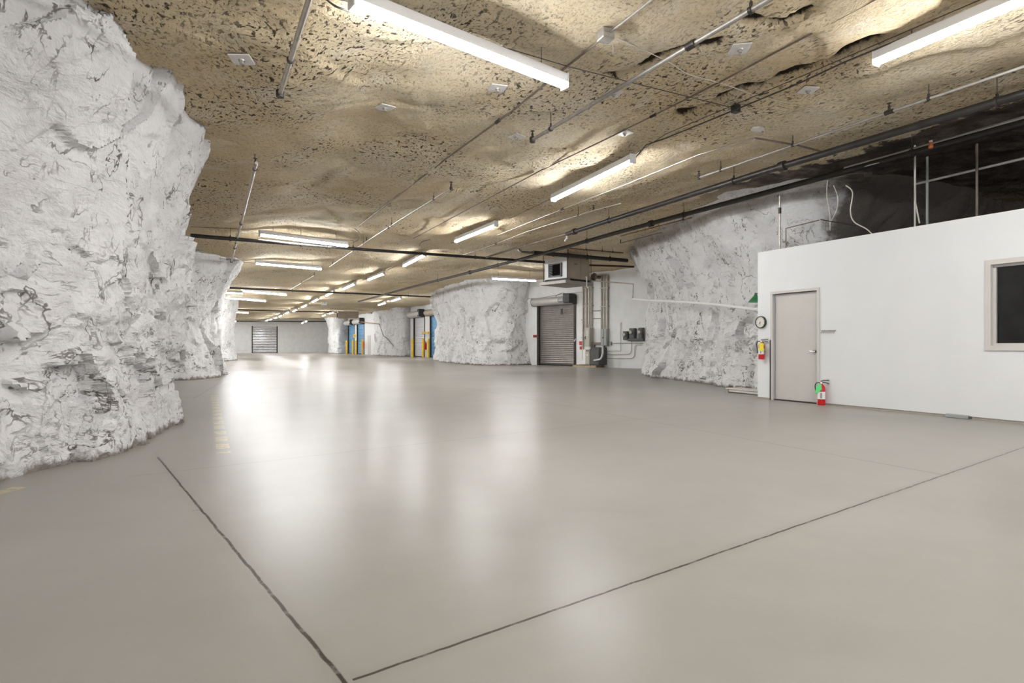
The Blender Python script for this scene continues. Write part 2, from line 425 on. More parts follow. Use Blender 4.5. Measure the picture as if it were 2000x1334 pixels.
# ------------------------------------------------------------------ mesh helpers
class MB:
    def __init__(s):
        s.v, s.f = [], []

    def add(s, vs, fs):
        o = len(s.v)
        s.v += [tuple(p) for p in vs]
        s.f += [tuple(i + o for i in f) for f in fs]
        return s

    def box(s, x0, x1, y0, y1, z0, z1, bev=0.0):
        if bev <= 0:
            vs = [(x, y, z) for z in (z0, z1) for y in (y0, y1) for x in (x0, x1)]
            return s.add(vs, [(0, 2, 3, 1), (4, 5, 7, 6), (0, 1, 5, 4), (1, 3, 7, 5), (3, 2, 6, 7), (2, 0, 4, 6)])
        b = min(bev, (x1 - x0) * .45, (y1 - y0) * .45, (z1 - z0) * .45)
        ring = lambda e, z: [(x0 + e, y0 + b, z), (x0 + b, y0 + e, z), (x1 - b, y0 + e, z), (x1 - e, y0 + b, z),
                             (x1 - e, y1 - b, z), (x1 - b, y1 - e, z), (x0 + b, y1 - e, z), (x0 + e, y1 - b, z)]
        vs = []
        sh = lambda z: [(x0 + b, y0 + b, z), (x0 + b, y0 + b, z), (x1 - b, y0 + b, z), (x1 - b, y0 + b, z),
                        (x1 - b, y1 - b, z), (x1 - b, y1 - b, z), (x0 + b, y1 - b, z), (x0 + b, y1 - b, z)]
        vs += sh(z0) + ring(0, z0 + b) + ring(0, z1 - b) + sh(z1)
        fs = [tuple(reversed(range(8)))]
        for k in range(3):
            for i in range(8):
                j = (i + 1) % 8
                fs.append((k * 8 + i, k * 8 + j, k * 8 + 8 + j, k * 8 + 8 + i))
        fs.append(tuple(range(24, 32)))
        return s.add(vs, fs)

    def tube(s, pts, r, n=10, caps=True):
        pts = [Vector(p) for p in pts]
        rings, prev = [], None
        for i, p in enumerate(pts):
            a = pts[max(i - 1, 0)]; c = pts[min(i + 1, len(pts) - 1)]
            t = (c - a)
            if t.length < 1e-9: t = Vector((0, 0, 1))
            t.normalize()
            if prev is None:
                ref = Vector((0, 0, 1)) if abs(t.z) < 0.9 else Vector((1, 0, 0))
                x = t.cross(ref).normalized()
            else:
                x = (prev - t * prev.dot(t))
                x = x.normalized() if x.length > 1e-6 else t.orthogonal().normalized()
            prev = x
            y = t.cross(x)
            rr = r[i] if isinstance(r, (list, tuple)) else r
            rings.append([p + (x * math.cos(2 * math.pi * k / n) + y * math.sin(2 * math.pi * k / n)) * rr for k in range(n)])
        vs = [p for q in rings for p in q]
        fs = []
        for i in range(len(rings) - 1):
            for k in range(n):
                j = (k + 1) % n
                fs.append((i * n + k, i * n + j, (i + 1) * n + j, (i + 1) * n + k))
        if caps:
            fs.append(tuple(reversed(range(n))))
            fs.append(tuple(range((len(rings) - 1) * n, len(rings) * n)))
        return s.add(vs, fs)

    def lathe(s, prof, n=20, o=(0, 0, 0), axis='z'):
        vs, fs = [], []
        for (r, h) in prof:
            for k in range(n):
                a = 2 * math.pi * k / n
                p = (r * math.cos(a), r * math.sin(a), h)
                if axis == 'y': p = (p[0], h, p[1])
                if axis == 'x': p = (h, p[0], p[1])
                vs.append((p[0] + o[0], p[1] + o[1], p[2] + o[2]))
        for i in range(len(prof) - 1):
            for k in range(n):
                j = (k + 1) % n
                fs.append((i * n + k, i * n + j, (i + 1) * n + j, (i + 1) * n + k))
        fs.append(tuple(reversed(range(n))))
        fs.append(tuple(range((len(prof) - 1) * n, len(prof) * n)))
        return s.add(vs, fs)

    def prism(s, poly, a, b, axis='x'):
        """poly in the two other axes, swept from a to b"""
        n = len(poly)
        mk = {'x': lambda p, t: (t, p[0], p[1]), 'y': lambda p, t: (p[0], t, p[1]), 'z': lambda p, t: (p[0], p[1], t)}[axis]
        vs = [mk(p, a) for p in poly] + [mk(p, b) for p in poly]
        fs = [tuple(reversed(range(n))), tuple(range(n, 2 * n))]
        for k in range(n):
            j = (k + 1) % n
            fs.append((k, j, n + j, n + k))
        return s.add(vs, fs)

    def build(s, name, mat, parent=None, world=False, smooth=35):
        vs = s.v
        if world and parent is not None:
            L = parent.location
            vs = [(p[0] - L[0], p[1] - L[1], p[2] - L[2]) for p in vs]
        me = bpy.data.meshes.new(name)
        me.from_pydata([tuple(p) for p in vs], [], s.f)
        me.validate()
        import bmesh
        bm = bmesh.new(); bm.from_mesh(me)
        bmesh.ops.recalc_face_normals(bm, faces=bm.faces)
        bm.to_mesh(me); bm.free()
        me.materials.append(M[mat] if isinstance(mat, str) else mat)
        if smooth:
            me.shade_smooth()
            me.set_sharp_from_angle(angle=math.radians(smooth))
        o = bpy.data.objects.new(name, me)
        COL.objects.link(o)
        if parent is not None: o.parent = parent
        return o


def tag(o, label, cat, group=None, kind=None):
    o['label'] = label
    o['category'] = cat
    if group: o['group'] = group
    if kind: o['kind'] = kind
    return o


def thing(name, label, cat, loc=(0, 0, 0), rz=0.0, group=None, kind=None):
    o = bpy.data.objects.new(name, None)
    o.empty_display_size = 0.2
    COL.objects.link(o)
    o.location = loc
    o.rotation_euler = (0, 0, rz)
    return tag(o, label, cat, group, kind)


class Wall:
    """a vertical plane standing on the floor: x runs along it, y into it"""
    def __init__(s, p, d):
        s.p = Vector((p[0], p[1])); s.d = Vector((d[0], d[1])).normalized()
        s.n = Vector((-s.d.y, s.d.x))
        s.rz = math.atan2(s.d.y, s.d.x)

    def at(s, px, py, off=0.0):
        o = s.p - s.n * off
        k = (px - 1000) / FPX
        t = (k * o.y - o.x) / (s.d.x - k * s.d.y)
        Y = o.y + s.d.y * t
        return t, CAMH + (HY - py) / FPX * Y

    def w(s, x, off=0.0, z=0.0):
        q = s.p + s.d * x - s.n * off
        return Vector((q.x, q.y, z))


# ------------------------------------------------------------------ floor
joints = [
    (F(684, 1345), F(308, 893), 0.010, 1.0),
    (F(690, 1328), F(2120, 832), 0.0085, 0.95),
    (F(250, 931), F(1477, 793), 0.006, 0.42),
    (F(880, 752), F(1846, 928), 0.008, 0.55),
    (F(378, 778), F(440, 742), 0.008, 0.6),
    (F(620, 812), F(1170, 760), 0.010, 0.35),
    (F(820, 742), F(1180, 722), 0.012, 0.3),
    (F(375, 998), F(398, 995), 0.005, 0.5),
]
dashes = [(F(418, 772), F(437, 885), 0.13, 0.55), (F(40, 951), F(-60, 978), 0.12, 3.0)]
M['floor'] = floor_material([(tuple(a), tuple(b_), w, s_) for a, b_, w, s_ in joints], [(tuple(a), tuple(b_), w, s_) for a, b_, w, s_ in dashes])
fl = MB().box(-62, 30, -9, 104, -0.2, 0.0).build('floor', 'floor', smooth=0)
tag(fl, 'polished beige concrete floor with dark joint lines and blurred reflections of the lights', 'floor', kind='structure')

# ------------------------------------------------------------------ ceiling
def pline(pts):
    return np.array([[p.x, p.y] for p in (C(a, b_) for a, b_ in pts)])


cracks = [(pline([(1330, 232), (1420, 190), (1500, 165), (1580, 130), (1665, 95), (1700, 80)]), 0.12, 0.20),
          (pline([(1195, 142), (1250, 128), (1290, 105), (1345, 85), (1400, 74)]), 0.075, 0.13),
          (pline([(1455, 30), (1530, 33), (1580, 10)]), 0.06, 0.10)]


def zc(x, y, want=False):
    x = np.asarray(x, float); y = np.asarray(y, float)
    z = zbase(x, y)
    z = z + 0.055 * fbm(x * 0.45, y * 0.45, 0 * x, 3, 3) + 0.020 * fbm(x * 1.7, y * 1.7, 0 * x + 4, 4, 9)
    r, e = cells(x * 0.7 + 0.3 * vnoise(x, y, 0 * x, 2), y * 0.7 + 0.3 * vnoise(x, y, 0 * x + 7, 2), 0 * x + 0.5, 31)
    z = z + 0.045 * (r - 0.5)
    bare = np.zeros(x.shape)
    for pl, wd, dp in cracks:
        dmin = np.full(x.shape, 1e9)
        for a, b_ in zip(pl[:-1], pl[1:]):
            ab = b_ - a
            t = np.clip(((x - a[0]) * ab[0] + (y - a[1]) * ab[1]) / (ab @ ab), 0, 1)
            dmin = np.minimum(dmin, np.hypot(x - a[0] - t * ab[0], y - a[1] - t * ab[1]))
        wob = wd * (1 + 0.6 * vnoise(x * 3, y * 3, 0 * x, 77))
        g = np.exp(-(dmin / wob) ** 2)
        bare = np.maximum(bare, g)  # groove mask for the painted crack shade and bare rock
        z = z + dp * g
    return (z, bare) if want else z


def grow(a, b_, d0, g):
    out = [a]
    while out[-1] < b_:
        out.append(out[-1] + max(d0, g * max(0, out[-1] - 9)))
    return out


xs = np.array(sorted(set([-62, -55, -48, -42, -37, -33] + list(np.arange(-30, -8, 0.35)) + list(np.arange(-8, 10.5, 0.055)) + list(np.arange(10.5, 22, 0.25)) + [24, 27, 30])))
ys = np.array([-9, -7, -5, -3, -1, 0.5] + grow(1.5, 104, 0.055, 0.011))
XX, YY = np.meshgrid(xs, ys)
ZZ, BARE_SHADE = zc(XX, YY, True)
nx, ny = len(xs), len(ys)
me = bpy.data.meshes.new('ceiling')
idx = np.arange(nx * ny).reshape(ny, nx)
faces = np.stack([idx[:-1, :-1], idx[1:, :-1], idx[1:, 1:], idx[:-1, 1:]], -1).reshape(-1, 4)
me.from_pydata(np.stack([XX, YY, ZZ], -1).reshape(-1, 3).tolist(), [], faces.tolist())
me.materials.append(M['ceiling']); me.shade_smooth()
at_ = me.attributes.new('bare', 'FLOAT', 'POINT'); at_.data.foreach_set('value', BARE_SHADE.reshape(-1).astype(np.float32))
ce = bpy.data.objects.new('ceiling', me); COL.objects.link(ce)
tag(ce, 'rough tan rock ceiling of the mine, pitted with dark specks', 'ceiling', kind='structure')


def zs(x, y):
    return float(zc(np.array([x]), np.array([y]))[0])


# ------------------------------------------------------------------ rock pillars
def rock(name, label, pts, mat, res=0.05, seed=1, flare=0.4, toe=0.1, amp=1.0, top=None, cat='rock pillar', smooth_iter=2):
    P = np.array([[p[0], p[1]] for p in pts], float)
    for _ in range(smooth_iter):
        q = [P[0]]
        for a, b_ in zip(P[:-1], P[1:]):
            q += [a * .75 + b_ * .25, a * .25 + b_ * .75]
        q.append(P[-1]); P = np.array(q)
    seg = np.hypot(*np.diff(P, axis=0).T); s = np.concatenate([[0], np.cumsum(seg)])
    n = max(8, int(s[-1] / res))
    t = np.linspace(0, s[-1], n)
    bx, by = np.interp(t, s, P[:, 0]), np.interp(t, s, P[:, 1])
    tx, ty = np.gradient(bx), np.gradient(by)
    k = max(3, int(0.5 / res)) | 1
    ker = np.ones(k) / k
    pad = lambda a: np.convolve(np.pad(a, k // 2, mode='edge'), ker, 'valid')
    tx, ty = pad(tx), pad(ty)
    ln = np.hypot(tx, ty); nxn, nyn = ty / ln, -tx / ln          # room lies to the right of the path
    zt = zbase(bx, by) + 0.25
    m_ = int(4.7 / res)
    hh = np.linspace(0, 1, m_)[:, None]
    Z = hh * zt[None, :]
    X = np.repeat(bx[None, :], m_, 0); Y = np.repeat(by[None, :], m_, 0)
    H = Z / zt[None, :]
    var = 1 + 0.35 * vnoise(bx * .6, by * .6, 0 * bx, seed)
    off = flare * sstep(0.45, 1.0, H) ** 1.3 * var[None, :] + toe * (1 - sstep(0.0, 0.22, H))
    wx = X + 0.35 * vnoise(X * 1.1, Y * 1.1, Z * 1.1, seed + 5); wz = Z + 0.35 * vnoise(X * 1.1, Y * 1.1, Z * 1.1 + 9, seed + 6)
    d = 0.14 * fbm(X * .6, Y * .6, Z * .5, 2, seed)
    wx = X + 0.14 * vnoise(X * 2, Y * 2, Z * 2, seed + 5); wy = Y + 0.14 * vnoise(X * 2, Y * 2, Z * 2 + 4, seed + 7); wz = Z + 0.14 * vnoise(X * 2, Y * 2, Z * 2 + 9, seed + 6)
    r1, e1, q1 = cells(wx * .95, wy * .95, wz * 0.8, seed + 20, True)
    r2, e2, q2 = cells(wx * 2.3, wy * 2.3, wz * 2.6, seed + 40, True)
    r3, e3, q3 = cells(wx * 6, wy * 6, wz * 9, seed + 45, True)
    lowband = np.exp(-((Z - 1.0) / 0.9) ** 2)
    d += 0.15 * (r1 - .5) + 0.16 * q1
    d += (0.055 * (r2 - .5) + 0.075 * q2) * (0.6 + 0.7 * lowband)
    d += (0.014 * (r3 - .5) + 0.018 * q3) * (0.4 + 1.2 * lowband)
    led = vnoise(X * .5, Y * .5, Z * 3.4, seed + 60)
    d += 0.035 * led * (0.3 + lowband) + 0.012 * fbm(X * 5, Y * 5, Z * 8, 3, seed + 70)
    d *= amp
    OX = X + nxn[None, :] * (off + d); OY = Y + nyn[None, :] * (off + d)
    me = bpy.data.meshes.new(name)
    idx = np.arange(m_ * n).reshape(m_, n)
    fc = np.stack([idx[:-1, :-1], idx[:-1, 1:], idx[1:, 1:], idx[1:, :-1]], -1).reshape(-1, 4)
    me.from_pydata(np.stack([OX, OY, Z], -1).reshape(-1, 3).tolist(), [], fc.tolist())
    me.materials.append(M[mat]); me.shade_smooth()
    me.set_sharp_from_angle(angle=math.radians(50))
    o = bpy.data.objects.new(name, me); COL.objects.link(o)
    return tag(o, label, cat, kind='structure')


# paths run so that the room is on the right-hand side
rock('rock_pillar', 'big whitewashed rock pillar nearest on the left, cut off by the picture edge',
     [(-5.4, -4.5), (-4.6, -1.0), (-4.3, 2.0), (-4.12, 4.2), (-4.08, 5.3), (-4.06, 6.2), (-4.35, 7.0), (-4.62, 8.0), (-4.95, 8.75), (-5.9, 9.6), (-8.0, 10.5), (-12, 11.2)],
     'rock_left_dimmed', 0.026, 3, 0.5, 0.10)
rock('rock_pillar', 'second whitewashed rock pillar behind the nearest left one',
     [(-16, 17.6), (-13, 17.7), (-10.9, 18.1), (-10.3, 18.7), (-10.2, 19.8), (-10.6, 21.5), (-12.5, 24.5), (-16, 26.5)], 'rock', 0.06, 8, 0.55, 0.18)
rock('rock_pillar', 'thin sliver of whitewashed rock pillar seen past the second left pillar',
     [(-27.5, 37.2), (-22.5, 37.4), (-19.9, 38.2), (-19.4, 40.0), (-20.6, 44), (-27, 47)], 'rock', 0.12, 12, 0.3, 0.2)
rock('rock_pillar', 'whitewashed rock pillar with horizontal ledges left of the grey roller door',
     [(-3.0, 50.0), (-5.5, 43.4), (-5.35, 41.6), (-4.2, 37.6), (-2.35, 32.9), (-1.6, 32.0), (-0.2, 32.0), (0.75, 32.8), (1.5, 34.2), (3.0, 36)], 'rock', 0.085, 17, 0.3, 0.15)
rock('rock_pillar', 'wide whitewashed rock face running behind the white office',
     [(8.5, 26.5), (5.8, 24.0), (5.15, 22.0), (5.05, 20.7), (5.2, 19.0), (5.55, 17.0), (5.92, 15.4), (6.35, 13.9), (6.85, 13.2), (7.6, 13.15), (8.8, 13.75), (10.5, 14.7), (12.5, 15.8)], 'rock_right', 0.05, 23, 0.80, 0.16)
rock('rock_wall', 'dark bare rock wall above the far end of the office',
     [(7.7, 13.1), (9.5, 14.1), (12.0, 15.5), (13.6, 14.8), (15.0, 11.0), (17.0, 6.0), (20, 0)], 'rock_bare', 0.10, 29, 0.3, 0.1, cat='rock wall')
rock('rock_pillar', 'whitewashed rock stretch between the white roller door and the blue doors',
     [(-14.0, 67.0), (-15.1, 65.4), (-14.9, 63.8), (-13.0, 60.5), (-11.4, 57.9), (-10.7, 57.1), (-10.25, 57.4), (-9.4, 58.6)], 'rock', 0.12, 37, 0.15, 0.1)
rock('rock_pillar', 'farthest whitewashed rock pillar beside the far white wall',
     [(-24.3, 86.0), (-25.0, 82.0), (-24.7, 79.5), (-23.8, 77.5), (-22.8, 76.5), (-22.2, 76.8), (-21.3, 78.0)], 'rock', 0.14, 41, 0.4, 0.1)
rock('rock_pillar', 'sliver of pale rock at the near end of the far white wall',
     [(-46, 72.0), (-40, 72.5), (-37.4, 74.0), (-37.2, 77.0), (-38.5, 79)], 'rock', 0.18, 47, 0.5, 0.15)

# ------------------------------------------------------------------ plain walls
WB = Wall(F(1050, 713), (0.69, -0.724))
WC = Wall((-9.15, 55.9), (U[0], U[1]))
WD = Wall(F(696, 691.4), (U[0], U[1]))
WF = Wall((-34.3, 81.5), (V[0], V[1]))
WO = Wall(F(1480, 778.3), (U[0], U[1]))


def wall_obj(name, label, wl, x0, x1, z1, mat, holes=(), th=0.2, z0=0.0, cat='wall'):
    """flat wall; holes are (xa, xb, za, zb)"""
    mb = MB()
    cuts = sorted(set([x0, x1] + [h[0] for h in holes] + [h[1] for h in holes]))
    for a, b_ in zip(cuts[:-1], cuts[1:]):
        zz = [(z0, z1)]
        for h in holes:
            if h[0] <= a + 1e-6 and h[1] >= b_ - 1e-6:
                zz = [(z0, h[2]), (h[3], z1)]
        for p, q in zz:
            if q - p > 0.002: mb.box(a, b_, 0, th, p, q)
    o = mb.build(name, mat, smooth=0)
    o.location = wl.w(0); o.rotation_euler = (0, 0, wl.rz)
    return tag(o, label, cat, kind='structure')


doorB = (WB.at(1052, 713)[0], WB.at(1123, 714)[0])
hB = WB.at(1087, 595.5)[1]
wall_obj('wall_back', 'white painted wall holding the grey roller door and electrical cabinets', WB, -1.8, 10.0, 5.1, 'block_wall_brightened', [(doorB[0], doorB[1], 0, hB)])
doorC = (WC.at(808.5, 697)[0], WC.at(829.5, 697)[0])
hC = WC.at(819, 620)[1]
doorC2 = (WC.at(840.5, 697)[0], WC.at(840.5, 697)[0] + 3.0)
wall_obj('wall_right', 'white wall between rock pillars with the white and blue roller doors', WC, -1.6, 13, 5.1, 'white_wall',
         [(doorC[0], doorC[1], 0, hC), (doorC2[0], doorC2[1], 0, hC)])
doorD1 = (WD.at(680.3, 691)[0], WD.at(692.4, 691)[0])
doorD2 = (WD.at(697.6, 691)[0], WD.at(711.6, 691)[0])
hD = WD.at(696, 634)[1]
doorD3 = (WD.at(719.3, 691)[0], WD.at(723.6, 691)[0] + 0.25)
wall_obj('wall_right', 'far white wall with the two blue roller doors', WD, -4.5, 12, 5.1, 'white_wall',
         [(doorD1[0], doorD1[1], 0, hD), (doorD2[0], doorD2[1], 0, hD)])
doorF = (WF.at(493, 690)[0], WF.at(541, 690)[0])
hF = WF.at(517, 638.3)[1]
wall_obj('wall_far', 'plain white wall closing the far end of the hall', WF, -14, 16, 5.1, 'block_wall_brightened', [(doorF[0], doorF[1], 0, hF)])

# office ------------------------------------------------------------
OX = lambda px, off=0.0: WO.at(px, 700, off)[0]
OZ = lambda px, py, off=0.0: WO.at(px, py, off)[1]
H_OFF = OZ(1480, 493.5)
dA, dB = OX(1510.0), OX(1596.5)               # clear opening
dZ = OZ(1596, 567)
wA, wB_ = OX(1934), OX(1934) + 1.5
wZ0, wZ1 = OZ(1934, 677), OZ(1934, 515.5)
wall_obj('wall_office', 'smooth white painted front wall of the small office', WO, 0, 9.5, H_OFF, 'white_wall',
         [(dA, dB, 0, dZ), (wA, wB_, wZ0, wZ1)], th=0.16, z0=0.035)
o = MB().box(0.0, 0.16, 0.16, 4.0, 0.0, H_OFF).box(9.34, 9.5, 0.16, 4.0, 0, H_OFF).box(0.16, 9.34, 3.84, 4.0, 0, H_OFF).build('wall_office', 'white_wall', smooth=0)
o.location = WO.w(0); o.rotation_euler = (0, 0, WO.rz); tag(o, 'side and rear walls of the small office', 'wall', kind='structure')
o = MB().box(0.16, 9.34, 0.16, 3.84, H_OFF - 0.2, H_OFF - 0.02).build('ceiling', 'interior', smooth=0)
o.location = WO.w(0); o.rotation_euler = (0, 0, WO.rz); tag(o, 'flat roof slab over the small office', 'roof', kind='structure')
o = MB().box(0.18, 9.32, 3.70, 3.83, 0.0, H_OFF - 0.2).box(0.17, 0.22, 0.17, 3.7, 0, H_OFF - 0.2).build('wall_inside', 'interior', smooth=0)
o.location = WO.w(0); o.rotation_euler = (0, 0, WO.rz); tag(o, 'dark unlit wall seen through the office window', 'wall', kind='structure')
o = MB().box(0.0, dA - 0.03, 0.012, 0.15, 0.0, 0.05).box(dB + 0.03, 9.5, 0.012, 0.15, 0.0, 0.05).build('baseboard_office', 'curb', smooth=0)
o.location = WO.w(0); o.rotation_euler = (0, 0, WO.rz); tag(o, 'thin concrete curb under the white office wall', 'baseboard', kind='structure')

dr = thing('door_1', 'beige flush door in a beige metal frame in the office wall', 'door', WO.w(dA), WO.rz, kind='structure')
W_ = dB - dA
fw = 0.05
MB().box(-fw, 0.0, -0.02, 0.17, 0, dZ + fw).box(W_, W_ + fw, -0.02, 0.17, 0, dZ + fw).box(0, W_, -0.02, 0.17, dZ, dZ + fw) \
    .box(0.0, 0.03, 0.085, 0.17, 0, dZ).box(W_ - 0.03, W_, 0.085, 0.17, 0, dZ).box(0.03, W_ - 0.03, 0.085, 0.17, dZ - 0.03, dZ).build('door_frame', 'frame', dr, smooth=0)
MB().box(0.012, W_ - 0.008, 0.05, 0.083, 0.022, dZ - 0.008, 0.003).build('door_panel', 'door', dr)
hd = MB().lathe([(0.032, 0.05), (0.032, 0.042), (0.012, 0.038), (0.012, 0.012), (0.026, 0.008), (0.030, -0.012), (0.02, -0.025)], 18, (W_ - 0.075, 0, 0.98), 'y').build('door_knob', 'chrome', dr)
MB().tube([(W_ - 0.075, -0.005, 0.98), (W_ - 0.16, -0.012, 0.985)], 0.009, 8).build('lever', 'chrome', hd)
ld = MB().box(0.0, W_, 0.02, 0.15, 0.0, 0.018).build('threshold', 'dark_metal', dr)

wn = thing('window_1', 'dark fixed office window in a cream metal frame', 'window', WO.w(wA, 0, wZ0), WO.rz, kind='structure')
ww, wh = wB_ - wA, wZ1 - wZ0
ft = 0.055
MB().box(-ft, 0.015, -0.025, 0.17, -ft, wh + ft).box(ww - 0.015, ww + ft, -0.025, 0.17, -ft, wh + ft) \
    .box(0.015, ww - 0.015, -0.025, 0.17, -ft, 0.015).box(0.015, ww - 0.015, -0.025, 0.17, wh - 0.015, wh + ft).build('window_frame', 'frame', wn, smooth=0)
MB().box(0.015, 0.05, 0.05, 0.1, 0.015, wh - 0.015).box(ww - 0.05, ww - 0.015, 0.05, 0.1, 0.015, wh - 0.015) \
    .box(0.05, ww - 0.05, 0.05, 0.1, 0.015, 0.05).box(0.05, ww - 0.05, 0.05, 0.1, wh - 0.05, wh - 0.015).build('window_stop', 'frame', wn, smooth=0)
MB().box(0.05, ww - 0.05, 0.072, 0.078, 0.05, wh - 0.05).build('window_pane', 'glass', wn, smooth=0)

t = thing('edge_strip', 'thin dark vertical strip beside the beige door frame', 'strip', WO.w(OX(1506), 0, 0.0), WO.rz)
MB().box(-0.009, 0.009, -0.030, 0.004, 0.0, OZ(1506, 664)).build('strip_face', 'black', t, smooth=0)

# ------------------------------------------------------------------ ceiling lights
def light(pa, pb, label, cat='light', d=0.25, group='strip lights on the rock ceiling', lead=True, world=None, dd=None):
    if world: a, b_ = world
    else: a, b_ = C(pa[0], pa[1], d), C(pb[0], pb[1], d)
    z = (a.z + b_.z) / 2
    c = (a + b_) / 2
    e = b_ - a; L = math.hypot(e.x, e.y)
    if L > 3.1: L = 3.1
    t = thing('strip_light', label, cat, (c.x, c.y, z), math.atan2(e.y, e.x), group)
    h = L / 2
    MB().prism([(-0.062, 0.030), (0.062, 0.030), (0.062, 0.042), (0.056, 0.046), (0.056, 0.125), (0.030, 0.145), (-0.030, 0.145), (-0.056, 0.125), (-0.056, 0.046), (-0.062, 0.042)], -h + 0.012, h - 0.012).build('housing', 'white_metal', t)
    pr = [(0.052 * math.cos(math.pi + math.pi * k / 5), 0.030 + 0.058 * math.sin(math.pi + math.pi * k / 5)) for k in range(6)]
    MB().prism(pr, -h + 0.03, h - 0.03).build('lens', 'lens', t)
    for sg in (-1, 1):
        MB().box(sg * h - 0.012 if sg > 0 else -h - 0.006, h + 0.006 if sg > 0 else -h + 0.012, -0.068, 0.068, -0.032, 0.14, 0.012).build('end_cap', 'white_metal', t)
        q = Matrix.Rotation(t.rotation_euler.z, 3, 'Z') @ Vector((sg * h * 0.72, 0, 0)) + Vector(t.location)
        zt_ = zs(q.x, q.y) - z + 0.02
        MB().tube([(sg * h * 0.72, 0, 0.13), (sg * h * 0.72, 0, max(zt_, 0.16))], 0.004, 6).build('hanger_wire', 'dark_metal', t)
    return t


light((686, 33), (1103, 150), 'large nearest strip light slanting down across the top of the photo')
a0 = C(1710, 124, 0.25)
ud = Vector((U[0], U[1], 0))
light(None, None, 'strip light cut off by the upper right picture edge', world=(a0, a0 + ud * 2.75))
light((1081, 391), (1236, 316), 'first complete strip light of the long diagonal row, nearest to the viewer')
row = [((891, 472), (969, 441), 'second complete strip light from the near end of the long diagonal row'),
       ((787, 521), (833, 497), 'third complete strip light from the near end, just under the first black cross pipe'),
       ((720, 547), (750, 535), 'fourth complete strip light from the near end of the long diagonal row'),
       ((670, 565.5), (694.5, 554.3), 'fifth strip light of the diagonal row, before the second cross pipe'),
       ((635, 579), (654.5, 569.6), 'sixth strip light of the diagonal row, right above the hanging number sign'),
       ((608.3, 591.2), (624.5, 583.2), 'seventh strip light of the diagonal row, left of the hanging number sign'),
       ((588, 601.2), (601.5, 595), 'eighth strip light counted along the diagonal row'),
       ((571, 609.2), (582.2, 604.2), 'ninth strip light counted along the diagonal row'),
       ((556.5, 613.4), (567, 608.4), 'tenth strip light counted along the diagonal row'),
       ((544.3, 619), (553, 615), 'eleventh strip light counted along the diagonal row'),
       ((535.5, 622.5), (543, 619), 'twelfth strip light counted along the diagonal row'),
       ((526, 625.5), (532.6, 622.8), 'thirteenth strip light counted along the diagonal row'),
       ((518.6, 627.3), (525, 624.8), 'last tiny strip light at the far end of the diagonal row')]
for a, b_, lb in row: light(a, b_, lb)
light((507, 466), (678, 475), 'crosswise strip light at left, nearest of the left stack')
light((499, 518.5), (627, 523), 'second crosswise strip light of the left stack, just right of the second pillar top')
light((472, 570.5), (559, 575), 'third crosswise strip light of the left stack, under the thin cross pipe')
light((434, 585.5), (523, 585.5), 'fourth crosswise strip light, its left end hidden by the second pillar')
light((432, 610), (485, 610), 'fifth crosswise strip light, half hidden by the second pillar')
light((430, 627.5), (461, 627.5), 'stub of a crosswise strip light low beside the second pillar')
light((961, 544.5), (1046, 549), 'crosswise strip light in front of the ledged rock pillar by the hanging unit', d=0.55)
light((763.5, 589), (784, 582.5), 'nearer of the two strip lights above the rock stretch left of the white roller door')
light((737.5, 597), (756, 590.8), 'farther of the two strip lights above the rock stretch left of the white roller door')
light((641.5, 613.4), (654.5, 609.8), 'nearer of the two small strip lights left of the far tan unit')
light((628.5, 618), (639, 614.3), 'farther of the two small strip lights left of the far tan unit')
light((595.3, 629.3), (600.8, 626.8), 'nearer of the two tiny strip lights in front of the far white wall', d=.75)
light((589, 632), (594, 629.6), 'farther of the two tiny strip lights in front of the far white wall', d=.80)
# unseen lights added in the side bays to brighten the far end
for (cx, cy) in ((-13.5, 13.8), (-20.0, 15.5), (-15.5, 31.0), (-22.0, 33.5), (-27.0, 54.0), (-34.0, 60.0), (-41.0, 72.5), (-26.5, 62.5), (-18.0, 60.5)):
    c = Vector((cx, cy, float(zbase(cx, cy)) - 0.25)); dv = Vector((V[0], V[1], 0))
    if cx in (-18.0, -26.5): continue
    light(None, None, 'unseen strip light added in a side bay behind the left pillars', world=(c - dv * 1.22, c + dv * 1.22), group='added fill lights in the side bays')
# unseen lights added behind the viewer as fill, in line with the rows
for (cx, cy, dx) in ((7.0, 0.9, 0), (9.6, -4.2, 0), (2.6, 0.6, 1), (5.2, -4.6, 1), (0.6, -7.5, 1)):
    dv = Vector((V[0], V[1], 0)) if dx else ud
    c = Vector((cx, cy, float(zbase(cx, cy)) - 0.2))
    light(None, None, 'unseen strip light added on the ceiling behind the viewer', world=(c - dv * 1.22, c + dv * 1.22), group='added fill lights behind the viewer')

# ------------------------------------------------------------------ pipes, conduits and cables
def lerp(pts, t):
    n_ = len(pts) - 1
    k = min(int(t * n_), n_ - 1)
    return pts[k].lerp(pts[k + 1], t * n_ - k)


